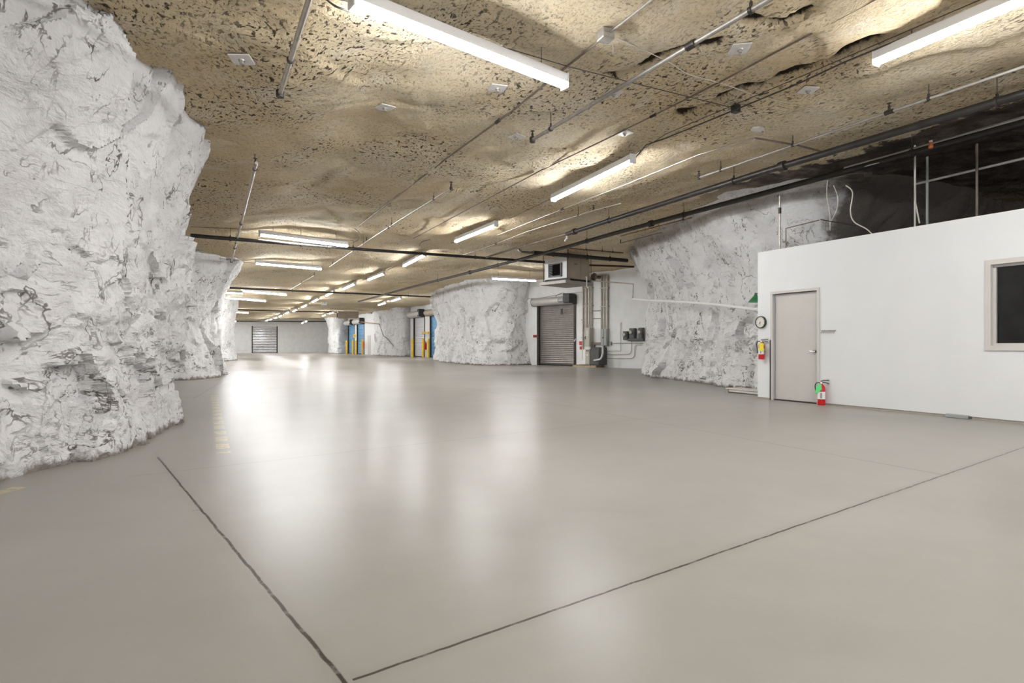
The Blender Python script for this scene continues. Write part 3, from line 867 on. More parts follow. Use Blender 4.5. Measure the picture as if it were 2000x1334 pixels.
def pipe_run(name, label, pts, r, mat, cat='pipe', hang=(), coup=(), heads=(), ends=(), group=None, sides=10, rod=0.006):
    t = thing(name, label, cat, tuple(pts[0]), 0, group)
    MB().tube(pts, r, sides).build('pipe', mat, t, True)
    d0 = (pts[-1] - pts[0]).normalized()
    for h in hang:
        p = lerp(pts, h)
        zt_ = zs(p.x, p.y) + 0.02
        mb = MB().tube([(p.x, p.y, p.z + r), (p.x, p.y, zt_)], rod, 6)
        mb.tube([p - d0 * 0.018, p + d0 * 0.018], r * 1.22 + 0.004, 12)
        mb.box(p.x - .012, p.x + .012, p.y - .012, p.y + .012, p.z + r, p.z + r + 0.05)
        mb.build('hanger', 'dark_metal', t, True)
    for h in coup:
        p = lerp(pts, h)
        MB().tube([p - d0 * 0.06, p - d0 * 0.058, p + d0 * 0.058, p + d0 * 0.06], [r * 1.1, r * 1.45 + .004, r * 1.45 + .004, r * 1.1], 12).build('coupling', 'dark_metal', t, True)
    for h in heads:
        p = lerp(pts, h)
        mb = MB().tube([(p.x, p.y, p.z), (p.x, p.y, p.z + r + 0.05)], 0.016, 8)
        mb.lathe([(0.012, r + .05), (0.022, r + .06), (0.010, r + .075), (0.010, r + .10), (0.032, r + .104), (0.032, r + .108)], 10, tuple(p))
        mb.build('sprinkler_head', 'dark_metal', t, True)
    for h in ends:
        p = lerp(pts, h)
        MB().lathe([(r * 1.5, -r * 1.6), (r * 1.7, -r), (r * 1.7, r), (r * 1.5, r * 1.6)], 10, tuple(p)).build('end_fitting', 'dark_metal', t, True)
    return t


def cpts(d, *pp): return [C(a, b_, d) for a, b_ in pp]


pipe_run('sprinkler_pipe', 'thick sprinkler pipe hanging at the top left, ending above the left pillar', cpts(.22, (616, -40), (547, 183)), .026, 'conduit', hang=(.62,), ends=(1,))
pipe_run('sprinkler_pipe', 'sprinkler branch pipe between the near left pillar and the second pillar', cpts(.24, (501, 318), (452, 511)), .024, 'conduit', hang=(.03, .66), coup=(.42, .74), heads=(0.02,), ends=(1,))
pipe_run('conduit', 'thin conduit from the junction box down to the left strip lights', cpts(.05, (1183, 70), (1112, 126), (1003, 215), (874, 308), (700, 442)), .014, 'brown_pipe', cat='conduit', coup=(.55,))
pipe_run('conduit', 'thin conduit entering the top edge and ending at the junction box', cpts(.05, (1320, -36), (1188, 66)), .013, 'galv', cat='conduit')
pipe_run('sprinkler_pipe', 'pale sprinkler pipe crossing the top centre, ending over the middle of the hall', cpts(.22, (1545, -26), (1350, 88), (1040, 273)), .026, 'galv', hang=(.18, .92), coup=(.5,), heads=(1,), ends=(1,))
pipe_run('conduit', 'long thin conduit along the ceiling crack left of the diagonal light row', cpts(.05, (1760, -28), (1405, 161), (1206, 261), (1056, 333), (807, 466)), .011, 'brown_pipe', cat='conduit', coup=(.4,))
pipe_run('sprinkler_pipe', 'slim sprinkler branch between the left strip lights and the light row', cpts(.2, (881, 368), (784, 428), (720, 469), (644, 521)), .018, 'conduit', hang=(.1, .42, .7), coup=(.45,), heads=(0, .68, .97), ends=(0,))
pipe_run('sprinkler_pipe', 'short sprinkler stub under the second left strip light', cpts(.2, (614, 538), (565, 567)), .018, 'conduit', hang=(.45,), heads=(0,))
pipe_run('cable', 'black cable strung from the upper right light to the first row light', cpts(.12, (2020, -30), (1650, 121), (1560, 163), (1437, 214), (1300, 270), (1262, 283), (1238, 312)), .010, 'cable', cat='cable', sides=6)
pipe_run('cable', 'thin support wire running along the diagonal row of lights', cpts(.06, (1960, -20), (1650, 113), (1300, 262), (1236, 304), (1080, 386), (970, 440), (833, 494), (700, 551)), .005, 'cable', cat='wire', sides=6)
pipe_run('cable', 'thin dark wire above the nearest strip light running on to the black cable', cpts(.05, (640, -6), (690, 5), (1110, 130), (1300, 178), (1437, 212)), .005, 'cable', cat='wire', sides=6)
pipe_run('sprinkler_pipe', 'bright sprinkler branch above the black main at the right', cpts(.2, (2030, 120), (1716, 226), (1365, 347)), .019, 'galv', hang=(.32, .7, .92), coup=(.46,), heads=(.46, 1), ends=(1,))
pipe_run('conduit', 'thin pale pipe between the light row and the black main', cpts(.12, (1475, 270), (1365, 302), (1230, 357), (1072, 419), (972, 459)), .014, 'conduit', cat='conduit', coup=(.7,))
pipe_run('conduit', 'short flattened conduit angling right to the black main', cpts(.12, (1475, 270), (1555, 283), (1605, 296)), .016, 'brown_pipe', cat='conduit')
pipe_run('sprinkler_pipe', 'thin sprinkler branch below the first row light', cpts(.2, (1214, 397), (1159, 411), (1030, 452), (969, 476), (890, 503)), .016, 'conduit', hang=(.3,), heads=(.25,), coup=(.75,))
pipe_run('main_pipe', 'upper of the two big black pipes running from the right edge', cpts(.30, (2040, 171), (1490, 336), (1107, 457)), .058, 'black_pipe', hang=(.06, .55, .85), coup=(.45, .97), sides=14)
pipe_run('main_pipe', 'lower of the two big black pipes, running on towards the far roller doors', cpts(.34, (2040, 229), (1650, 335), (1210, 453), (1068, 493), (942, 526), (837, 552), (700, 589)), .058, 'black_pipe', hang=(.1, .27, .4, .62, .8), coup=(.3, .7), sides=14)
pipe_run('feed_pipe', 'grey steel pipe right above the lower black main at the right edge', cpts(.24, (2040, 219), (1820, 282), (1650, 329)), .036, 'grey_pipe', heads=(.5,))
pipe_run('feed_pipe', 'brown continuation of the upper main with an elbow by the hanging unit', cpts(.28, (1107, 457), (1030, 478), (1010, 484), (1018, 492), (1041, 494)), .045, 'brown_pipe', sides=12)
pipe_run('feed_pipe', 'brown branch pipe slanting down left from the cross main', cpts(.26, (1012, 483), (942, 505)), .032, 'brown_pipe')
pipe_run('cross_main', 'nearest black cross pipe running from the left pillar to the hanging unit', cpts(.27, (372, 460), (458, 467), (720, 488), (1063, 512)), .050, 'black_pipe', hang=(.3, .48, .62, .85), coup=(.55,), sides=12)
pipe_run('cross_main', 'thick black cross pipe behind the top of the hanging unit', cpts(.24, (1041, 493), (1225, 509)), .075, 'black_pipe', hang=(.2, .35, .55, .8), sides=14)
pipe_run('cross_main', 'second black cross pipe, passing above the hanging number sign', cpts(.25, (440, 562), (720, 574.5), (845, 580)), .050, 'black_pipe', hang=(.2, .4, .6, .8), sides=10)
pipe_run('cross_main', 'third black cross pipe behind the hanging number sign', cpts(.25, (440, 604.5), (633, 609), (660, 609.8)), .055, 'black_pipe', hang=(.3, .6), sides=10)
pipe_run('cross_main', 'farthest black cross pipe along the top of the far wall', cpts(.25, (452, 627.5), (640, 627.5)), .07, 'black_pipe', sides=8)
pipe_run('cross_main', 'thin rusty cross pipe above the hanging unit', cpts(.18, (1112, 485), (1217, 494)), .022, 'rust', hang=(.3, .6, .8))
pipe_run('cross_main', 'black cross pipe along the top of the white wall right of the hanging unit', cpts(.30, (1150, 518), (1240, 521)), .040, 'black_pipe', sides=10)
pipe_run('cable', 'dark support wire leading to the nearest left strip light', cpts(.08, (372, 443), (462, 447), (505, 456), (690, 470)), .006, 'cable', cat='wire', sides=6)
pipe_run('cable', 'dark support wire leading to the second left strip light', cpts(.08, (372, 503), (452, 511), (498, 514), (630, 521)), .008, 'cable', cat='wire', sides=6)
pipe_run('gas_pipe', 'rusty thin pipe along the top of the right rock face', cpts(.16, (1212, 461), (1500, 386), (1522, 381)), .016, 'rust', hang=(.25, .6))
pipe_run('sprinkler_pipe', 'grey sprinkler stub hugging the top of the right rock face', cpts(.16, (1360, 436), (1212, 475)), .014, 'brown_pipe', heads=(0, 1), hang=(.35,))
pipe_run('sprinkler_pipe', 'short pale pipe under the lower black main above the rock face', cpts(.24, (1419, 399), (1500, 377)), .020, 'pale_conduit', coup=(0,))
pipe_run('conduit', 'thin pale line under the lower black main above the office', cpts(.36, (2040, 236), (1700, 322), (1480, 388)), .009, 'pale_conduit', cat='conduit', sides=6)
pipe_run('conduit', 'pale conduit hanging above the office roof at the right edge', cpts(.42, (2040, 300), (1786, 360)), .024, 'pale_conduit', cat='conduit')


def over_office(px, py, off): 
    x, z = WO.at(px, py, off)
    p = WO.w(x, -0.0); q = WO.p + WO.d * x - WO.n * off
    return Vector((q.x, q.y, z))


Hroof = H_OFF - 0.02
for px, py, off, r, mat, lb in ((1787, 336, -1.2, .016, 'pale_conduit', 'pale vertical conduit above the office, left of the dark post'),
                               (1811, 352, -2.2, .022, 'grey_metal', 'dark grey post standing on the office roof'),
                               (1908, 372, -2.4, .022, 'brown_pipe', 'brownish post standing on the office roof near the right edge')):
    p = over_office(px, py, off)
    t = thing('post', lb, 'post', (p.x, p.y, Hroof))
    MB().tube([(p.x, p.y, Hroof), (p.x, p.y, zs(p.x, p.y) + .02)], r, 8).lathe([(.05, 0), (.05, .01), (r, .012), (r, .02)], 10, (p.x, p.y, Hroof)).build('shaft', mat, t, True)
p1, p2 = over_office(1787, 358, -1.15), over_office(1796, 436, -1.0)
pipe_run('cable', 'pale cable drooping from the conduit end to the office roof', [p1, p1.lerp(p2, .5) + Vector((-.03, 0, 0)), p2], .012, 'pale_cable', cat='cable', sides=8)


def curve(pts, n_=8):
    out = []
    q = [pts[0]] + list(pts) + [pts[-1]]
    for i in range(1, len(q) - 2):
        for k in range(n_):
            t = k / n_
            a, b_, c, d = q[i - 1], q[i], q[i + 1], q[i + 2]
            out.append(.5 * ((2 * b_) + (c - a) * t + (2 * a - 5 * b_ + 4 * c - d) * t * t + (3 * b_ - a - 3 * c + d) * t ** 3))
    out.append(pts[-1])
    return out


for pl, off, lb in (([(1652, 362), (1665, 376), (1661, 412), (1668, 433), (1692, 447), (1704, 458)], -.35, 'pale cable curling down behind the office top, rightmost of the loops'),
                    ([(1616, 352), (1615, 385), (1621, 420), (1621, 450)], -.55, 'pale cable hanging straight against the rock above the office'),
                    ([(1628, 362), (1636, 385), (1634, 410), (1620, 438)], -.60, 'pale cable crossing the others against the rock above the office')):
    pp = curve([over_office(a, b_, off) for a, b_ in pl])
    pipe_run('cable', lb, pp, .011 if off > -.5 else .008, 'pale_cable', cat='cable', sides=8)
pp = [over_office(1523, 382, -.3), over_office(1523, 500, -.3)]
pipe_run('conduit', 'vertical conduit dropping from the rusty pipe behind the office corner', pp, .018, 'conduit', cat='conduit', coup=(.25,))
pp = [over_office(1535, 490, -.3), over_office(1535, 446, -.3), over_office(1600, 430, -.3)]
pipe_run('conduit', 'bent thin conduit rising behind the office corner and turning right', pp, .011, 'brown_pipe', cat='conduit', sides=8)
pp = [over_office(1603, 429, -.35), over_office(1672, 441, -.35)]
pipe_run('conduit', 'dark thin conduit continuing right across the rock above the office', pp, .010, 'dark_metal', cat='conduit', sides=8)
pipe_run('cable', 'pale wire swagged across the ceiling from the junction box', curve(cpts(.05, (1192, 70), (1300, 118), (1345, 145), (1410, 163), (1480, 188), (1500, 192), (1545, 203))), .005, 'pale_cable', cat='wire', sides=6)
pipe_run('cable', 'short wire loop hanging from the junction box', curve([C(1192, 74, .08), C(1197, 90, .1), C(1197, 106, .03)]), .005, 'pale_cable', cat='wire', sides=6)
pipe_run('cable', 'dark power cord of the nearest strip light', curve(cpts(.14, (630, -8), (655, 12), (684, 22))), .009, 'cable', cat='cable', sides=6)
pipe_run('cable', 'dark loop of cord at the right end of the nearest left strip light', curve(cpts(.1, (692, 446), (702, 455), (700, 468), (690, 473))), .008, 'cable', cat='cable', sides=6)
pipe_run('cable', 'small cord feeding the third light of the diagonal row', curve(cpts(.08, (818, 488), (822, 474), (840, 468))), .008, 'cable', cat='cable', sides=6)
pipe_run('sprinkler_pipe', 'pale drop elbow under the end of the upper black main', [C(1107, 457, .3), C(1107, 457, .3) + Vector((0, 0, -.12)), C(1104, 470, .40)], .030, 'pale_conduit')

for px, py, lb, mt, sx in ((1183, 70, 'grey junction box where thin conduits meet at the top centre', 'galv', .07), (1437, 213, 'small black junction box on the black cable', 'black', .05)):
    p = C(px, py, .06)
    t = thing('junction_box', lb, 'junction box', tuple(p), .4)
    MB().box(-sx, sx, -sx, sx, -.045, .06, .008).build('box_body', mt, t)
    MB().box(-sx * .92, sx * .92, -sx * .92, sx * .92, -.05, -.044).build('cover', mt, t)
p = C(1818, 284, .40)
t = thing('sprinkler_valve', 'small rusty orange fitting on the pipes at the upper right', 'fitting', tuple(p))
MB().lathe([(.02, -.05), (.034, -.04), (.036, 0), (.024, .02), (.024, .05)], 14).build('body', 'orange', t)
MB().lathe([(.026, .05), (.026, .075), (.018, .08)], 12).build('socket', 'pale_conduit', t)

# bolt plates
PL = [(472, 116, .12, 'white roof bolt plate at the upper left beside the end of the thick pipe'),
      (752, 210, .75, 'white roof bolt plate below the nearest strip light, on the left'),
      (972, 172, .30, 'pale roof bolt plate just under the middle of the nearest strip light'),
      (1009, 267, .80, 'white roof bolt plate next to the end of the top centre sprinkler pipe'),
      (1198, 182, .35, 'white roof bolt plate half covered by the top centre sprinkler pipe'),
      (1445, 95, -.08, 'white roof bolt plate at the upper right, clearest of all'),
      (1578, 176, .05, 'white roof bolt plate right of the ceiling crack'),
      (1220, 260, .70, 'white roof bolt plate on the thin conduit above the first row light')]
for i, (px, py, rz, lb) in enumerate(PL):
    p = C(px, py, 0.02, lambda x, y: zs(x, y))
    t = thing('bolt_plate', lb, 'bolt plate', (p.x, p.y, p.z), rz, 'roof bolt plates')
    t.rotation_euler = (R.uniform(-.06, .06), R.uniform(-.06, .06), rz)
    MB().box(-.105, .105, -.105, .105, -.008, .006, .003).build('plate', 'plate', t)
    MB().lathe([(.030, -.022), (.034, -.008)], 14).lathe([(.020, -.05), (.020, -.02)], 6).build('bolt', 'galv', t)
p = C(1478, 252, 0.02, lambda x, y: zs(x, y))
t = thing('bolt_plate', 'broken-looking small bolt plate with a notch, below the ceiling crack', 'bolt plate', tuple(p), .3, 'roof bolt plates')
MB().prism([(-.11, -.04), (-.03, -.10), (.09, -.06), (.12, .02), (.06, .07), (-.07, .06)], -.02, .01, 'z').build('plate', 'plate', t)
MB().tube([(.10, 0, -.012), (.13, .02, -.03)], .015, 8).build('bolt', 'galv', t)

# ------------------------------------------------------------------ roller doors
def roller(name, label, wl, x0, x1, h, mat, pitch, hood_d, motor, guide='dark_metal', kind='structure', back=0.10, hoodmat='hood', lo=False):
    w = x1 - x0
    t = thing(name, label, 'roller door', wl.w(x0), wl.rz, kind=kind)
    n_ = int(h / pitch)
    poly = []
    for k in range(n_):
        z0 = k * h / n_
        for q, y in ((0, .026), (.14, .022), (.20, .002), (.5, -.010), (.86, .000)):
            poly.append((back + y, z0 + q * h / n_))
    poly.append((back + .018, h)); poly.append((back + .04, h)); poly.append((back + .04, 0))
    MB().prism(poly, 0.03, w - 0.03).build('curtain', mat, t, smooth=0)
    for sx in (-1, 1):
        xa = -0.09 if sx < 0 else w - 0.05
        MB().box(xa, xa + .14, -.045, back - .015, 0, h + .1).build('guide_rail', guide, t, smooth=0)
    MB().box(.04, w - .04, back - .03, back + .05, 0.0, .09, .006).build('bottom_bar', 'dark_metal', t)
    if hood_d:
        r = hood_d / 2
        pr = [(-r * 2 + .02 + r - r * math.cos(a), r * math.sin(a)) for a in [math.pi * k / 10 - math.pi / 2 for k in range(11)]]
        pr = [(-.03 - r + r * math.cos(math.pi / 2 + math.pi * k / 10), r * math.sin(math.pi / 2 + math.pi * k / 10)) for k in range(11)] + [(-.03, -r), (-.02, -r), (-.02, r)]
        hd_ = MB().prism(pr, -.16, w + .10); 
        hd_.v = [(p[0], p[1], p[2] + h + r * .95) for p in hd_.v]
        hd_.build('hood', hoodmat, t)
        for xa in (-.19, w + .10):
            pb = [(p[0], p[1] * 1.06 + h + r * .95) for p in pr]
            MB().prism(pb, xa, xa + .03).build('end_bracket', 'dark_metal', t)
        if motor:
            xm = w - .75
            mo = MB().box(xm + .45, w + .15, -.62, -.10, h + .02, h + r * 2 + .08, .03).build('motor_cover', 'black', t)
            MB().lathe([(.05, xm - .05), (.10, xm), (.12, xm + .05), (.12, xm + .30), (.08, xm + .46)], 16, (0, -.42, h + r * .9), 'x').build('motor', 'chrome', t)
            MB().box(xm + .12, xm + .44, -.60, -.25, h + r * .45, h + r * 1.4, .02).build('control_box', 'grey_metal', t)
    return t


rd = roller('door_2', 'weathered grey steel roller door with hood and motor on the white wall', WB, doorB[0], doorB[1], hB, 'curtain', .10, .42, True, 'dark_metal')
w = doorB[1] - doorB[0]
MB().tube(curve([Vector((w - .95, -.35, hB + .1)), Vector((w - 1.0, -.35, hB + .42)), Vector((w - .6, -.36, hB + .55)), Vector((w - .3, -.3, hB + .5))]), .014, 8).build('motor_cable', 'cable', rd)
MB().tube([(w - .85, -.3, hB + .1), (w - .86, -.06, hB - .25)], .007, 6).build('pull_cord', 'pale_cable', rd)
MB().box(w - .93, w - .82, -.07, -.02, hB - .52, hB - .22, .01).build('pull_handle', 'black', rd)
MB().tube([(w + .02, -.07, 1.30), (w + .12, -.10, 1.42)], .028, 8).build('release_handle', 'white_plastic', rd)

roller('door_3', 'white slatted roller door between yellow bollards at the far right', WC, doorC[0], doorC[1], hC, 'curtain_white', .16, .62, True)
roller('door_4', 'blue roller door partly hidden by the ledged rock pillar', WC, doorC2[0], doorC2[1], hC, 'blue', .35, .55, False, hoodmat='tan_metal')
roller('door_5', 'left one of the paired far blue roller doors', WD, doorD1[0], doorD1[1], hD, 'blue', .35, .6, True)
roller('door_6', 'right one of the paired far blue roller doors, beside the far side door', WD, doorD2[0], doorD2[1], hD, 'blue', .35, .6, True)
roller('door_7', 'bright grey roller door in the far white wall', WF, doorF[0], doorF[1], hF, 'curtain_bright', .22, 0, False)

t = thing('door_8', 'narrow beige side door right of the far blue doors', 'door', WD.w(doorD3[0]), WD.rz, kind='structure')
wd_, hd_ = 0.95, 2.15
MB().box(-.06, 0, -.05, .02, 0, hd_ + .06).box(wd_, wd_ + .06, -.05, .02, 0, hd_ + .06).box(0, wd_, -.05, .02, hd_, hd_ + .06).build('door_frame', 'frame', t, smooth=0)
MB().box(.005, wd_ - .005, -.03, .01, .01, hd_ - .005).build('door_panel', 'door', t, smooth=0)
MB().lathe([(.03, -.03), (.03, -.05), (.02, -.09)], 10, (wd_ - .1, 0, 1.0), 'y').build('door_knob', 'chrome', t)

# ------------------------------------------------------------------ things on the roller-door wall
def bxx(wl, px0, px1, off=0.0): return wl.at(px0, 690, off)[0], wl.at(px1, 690, off)[0]


def cabinet(name, label, wl, px0, px1, py0, py1, dep, mat, off=None, base=None):
    off = dep if off is None else off
    x0, x1 = bxx(wl, px0, px1, off)
    z1 = wl.at((px0 + px1) / 2, py0, off)[1]; z0 = wl.at((px0 + px1) / 2, py1, off)[1] if base is None else base
    t = thing(name, label, 'electrical cabinet', wl.w(x0, 0, z0), wl.rz)
    w_, h_ = x1 - x0, z1 - z0
    MB().box(0, w_, -dep, -0.001, 0, h_, .012).build('body', mat, t)
    MB().box(.025, w_ - .025, -dep - .016, -dep, .03, h_ - .03, .006).build('door', mat, t)
    return t, w_, h_


t, w_, h_ = cabinet('electrical_panel', 'tall beige electrical panel with a pale notice, right of the roller door', WB, 1141.5, 1151.5, 640, 676.5, .32, 'beige_metal')
MB().box(w_ * .35, w_ * .8, -.342, -.336, h_ * .55, h_ * .85).build('notice', 'slab', t, smooth=0)
MB().box(w_ * .2, w_ * .3, -.36, -.336, h_ * .38, h_ * .55, .006).build('latch', 'black', t)
MB().box(-.06, .0, -.22, -.08, h_ * .5, h_ * .66, .01).build('switch_lever', 'dark_metal', t)
t, w_, h_ = cabinet('electrical_panel', 'grey double-door electrical cabinet under the second conduit bundle', WB, 1172.5, 1185.5, 642, 675.3, .2, 'grey_metal')
MB().box(w_ * .50, w_ * .54, -.226, -.214, h_ * .02, h_ * .98).build('door_gap', 'dark_grey', t, smooth=0)
MB().lathe([(.03, -.214), (.03, -.235), (.02, -.245)], 12, (w_ * .42, 0, h_ * .47), 'y').build('latch', 'black', t)
t, w_, h_ = cabinet('disconnect_box', 'pale grey box with a white panel standing on the pallet', WB, 1143, 1151.8, 682, 709, .55, 'beige_metal', base=.13)
MB().box(.06, w_ - .04, -.575, -.565, h_ * .86, h_ * .92).build('vent_slot', 'black', t, smooth=0)
MB().box(w_ * .35, w_ * .65, -.575, -.565, h_ * .58, h_ * .66).build('badge', 'white_plastic', t, smooth=0)
MB().box(-.22, -.02, -.5, -.1, .0, h_ * .98, .01).build('side_panel', 'white_plastic', t)
t, w_, h_ = cabinet('transformer', 'dark grey transformer housing with rounded top on the pallet', WB, 1153, 1170.5, 681.5, 709, .62, 'dark_grey', base=.13)
MB().prism([(-.62, h_), (0, h_), (0, h_ + .04), (-.05, h_ + .08), (-.57, h_ + .08), (-.62, h_ + .04)], 0.01, w_ - .01).build('lid', 'dark_grey', t)
x0, x1 = bxx(WB, 1126, 1171, .4)
t = thing('pallet', 'wooden pallet carrying the transformer by the roller door', 'pallet', WB.w(x0, 0, 0), WB.rz)
for k in range(3): MB().box(0, x1 - x0, -.70 + k * .31, -.60 + k * .31, 0, .09).build('runner', 'wood', t, smooth=0)
nb = 9
for k in range(nb):
    xx = k * (x1 - x0 - .1) / (nb - 1)
    MB().box(xx, xx + .1, -.72, .0, .092, .115).build('board', 'wood', t, smooth=0)
x0, x1 = bxx(WB, 1151.5, 1173, .1); z0 = WB.at(1162, 673, .1)[1]; z1 = WB.at(1162, 668.5, .1)[1]
t = thing('wireway', 'dark brown wiring trough joining the two electrical cabinets', 'wiring trough', WB.w(x0, 0, z0), WB.rz)
MB().box(0, x1 - x0, -.14, -.001, 0, z1 - z0, .008).build('trough', 'brown_pipe', t)
MB().box(.12, .3, -.13, -.002, -.36, 0).build('drop_leg', 'brown_pipe', t)

ztop = 4.55
for grp, xsx, zb, lbs in (('conduits above the beige panel', (1138.5, 1141.3, 1144.2, 1146.9, 1150.6, 1153.8, 1156.4), WB.at(1147, 641)[1], 'vertical conduit in the bundle above the beige electrical panel'),
                          ('conduits above the grey cabinet', (1174.7, 1177.2, 1180.4, 1183.5, 1186.0), WB.at(1180, 643)[1], 'vertical conduit in the bundle above the grey electrical cabinet')):
    nths = ['first', 'second', 'third', 'fourth', 'fifth', 'sixth', 'seventh']
    for i, px in enumerate(xsx):
        rr = (.045, .03, .055, .04, .06, .05, .035)[i]; of = rr + .012
        x = bxx(WB, px, px + 1, of)[0]
        zl = zb if i else zb - (1.6 if 'beige' in grp else .0)
        t = thing('conduit', '%s, %s from the left' % (lbs, nths[i]), 'conduit', WB.w(x, of, zl), WB.rz, grp)
        MB().tube([(0, 0, 0), (0, 0, ztop - zl)], rr, 10).build('pipe', 'galv' if i % 2 else 'conduit', t)
        for zz in (1.1, 2.0):
            MB().box(-rr - .03, rr + .03, -rr - .008, rr + .008, zz, zz + .05).build('strap', 'galv', t, smooth=0)


def wallpipe(name, label, wl, pts, r, mat, off=.04, cat='conduit', rnd=False):
    pp = []
    for px, py in pts:
        x, z = wl.at(px, py, off); pp.append(wl.w(x, off, z))
    if rnd:
        out = [pp[0]]
        for a, b_, c in zip(pp[:-2], pp[1:-1], pp[2:]):
            d1 = (a - b_); d2 = (c - b_); k = min(.25, d1.length * .4, d2.length * .4)
            s_ = b_ + d1.normalized() * k; e_ = b_ + d2.normalized() * k
            out += [s_] + [s_.lerp(b_, u).lerp(b_.lerp(e_, u), u) for u in (.25, .5, .75)] + [e_]
        pp = out + [pp[-1]]
    return pipe_run(name, label, pp, r, mat, cat=cat, sides=8)


wallpipe('conduit', 'thin conduit bend dropping beside the meters then left low on the wall', WB, [(1212.3, 630), (1212.3, 685.5), (1178, 685.5)], .014, 'galv')
wallpipe('conduit', 'conduit curving from the middle meter down and left to the transformer', WB, [(1233, 664), (1233, 692.5), (1178, 692.5)], .014, 'galv', rnd=True)
wallpipe('conduit', 'lowest conduit curving up towards the right end of the white wall', WB, [(1254, 673.5), (1239.5, 673.5), (1239.5, 700), (1176, 700)], .014, 'galv', rnd=True)
wallpipe('conduit', 'level thin conduit below the meters at the wall end', WB, [(1193, 670.3), (1256, 670.3)], .018, 'galv')
wallpipe('conduit', 'short upper cross conduit between the two conduit bundles', WB, [(1157, 607.5), (1179, 606)], .022, 'galv')
wallpipe('conduit', 'short lower cross conduit between the two conduit bundles', WB, [(1157, 622), (1174, 621.5)], .020, 'galv')
wallpipe('cable', 'thin wire sagging across the white wall above the roller door', WB, [(1000, 585), (1050, 583), (1090, 576), (1140, 570)], .008, 'cable', cat='wire')
wallpipe('flexible_conduit', 'thick pale flexible conduit looping from the grey cabinet to the transformer', WB, [(1177, 676), (1177.5, 692), (1173, 702), (1160, 704)], .05, 'pale_conduit', off=.68, rnd=True)
wallpipe('conduit', 'dark conduit rising from the floor side to the grey cabinet', WB, [(1180, 675), (1180, 690), (1173, 712)], .035, 'dark_grey', off=.08)
x, z = WB.at(1193.5, 671, .03)
t = thing('outlet_box', 'small grey outlet box left of the level conduit', 'outlet', WB.w(x, 0, z - .08), WB.rz)
MB().box(-.05, .05, -.08, -.001, 0, .17, .008).build('box_body', 'grey_metal', t)
MB().box(-.03, .03, -.088, -.08, .03, .13).build('cover', 'galv', t)

for px0, px1, py0, py1, lb in ((1216.5, 1225.6, 647, 664, 'leftmost and lowest of the three grey electric meters'), (1228.5, 1239, 641, 660.8, 'middle of the three grey electric meters'),
                               (1246.5, 1254.5, 640, 660.8, 'rightmost of the three grey electric meters, at the rock edge')):
    t, w_, h_ = cabinet('electric_meter', lb, WB, px0, px1, py0, py1, .2, 'dark_grey')
    t['category'] = 'electric meter'; t['group'] = 'electric meters on the white wall'
    MB().lathe([(.10, -.21), (.10, -.26), (.075, -.30), (.02, -.305)], 18, (w_ * .45, 0, h_ * .6), 'y').build('meter_dome', 'galv', t)
x0, x1 = bxx(WB, 1226, 1256, .16); z0 = WB.at(1240, 666, .16)[1]; z1 = WB.at(1240, 661, .16)[1]
t = thing('wireway', 'dark grey trough under the electric meters', 'wiring trough', WB.w(x0, 0, z0), WB.rz)
MB().box(0, x1 - x0, -.16, -.001, 0, z1 - z0, .008).build('trough', 'dark_grey', t)
MB().box(0.02, x1 - x0 - .02, -.168, -.16, .01, z1 - z0 - .01).build('cover', 'dark_grey', t)

x, z = WB.at(1166, 541, .25)
t = thing('horn_speaker', 'brown horn loudspeaker on the wall right of the hanging unit', 'loudspeaker', WB.w(x, 0, z), WB.rz)
MB().lathe([(.05, -.10), (.06, -.16), (.10, -.30), (.19, -.42), (.20, -.42), (.11, -.30)], 20, (-.05, 0, 0), 'y').build('horn', 'brown_pipe', t)
MB().lathe([(.09, -.001), (.09, -.10), (.05, -.16)], 16, (-.05, 0, 0), 'y').build('driver', 'tan_metal', t)
MB().box(.0, .12, -.12, -.001, -.03, .05).build('bracket', 'brown_pipe', t)
for px, py, lb, sx, sz, mt in ((1045.5, 656.5, 'small red and dark sign left of the grey roller door', .16, .07, 'red'), (1134, 670, 'upper red fire alarm box right of the roller door', .09, .09, 'red'),
                               (1135, 679.5, 'lower red fire alarm box right of the roller door', .09, .08, 'red')):
    x, z = WB.at(px, py, .05)
    t = thing('fire_alarm_box', lb, 'fire alarm', WB.w(x, 0, z), WB.rz, 'red alarm boxes by the roller door')
    MB().box(-sx, sx, -.07, -.001, -sz, sz, .01).build('box_body', mt, t)
    MB().box(-sx * .2, sx * .85, -.078, -.07, -sz * .7, sz * .7).build('face', 'dark_grey' if sx > .1 else 'red', t, smooth=0)

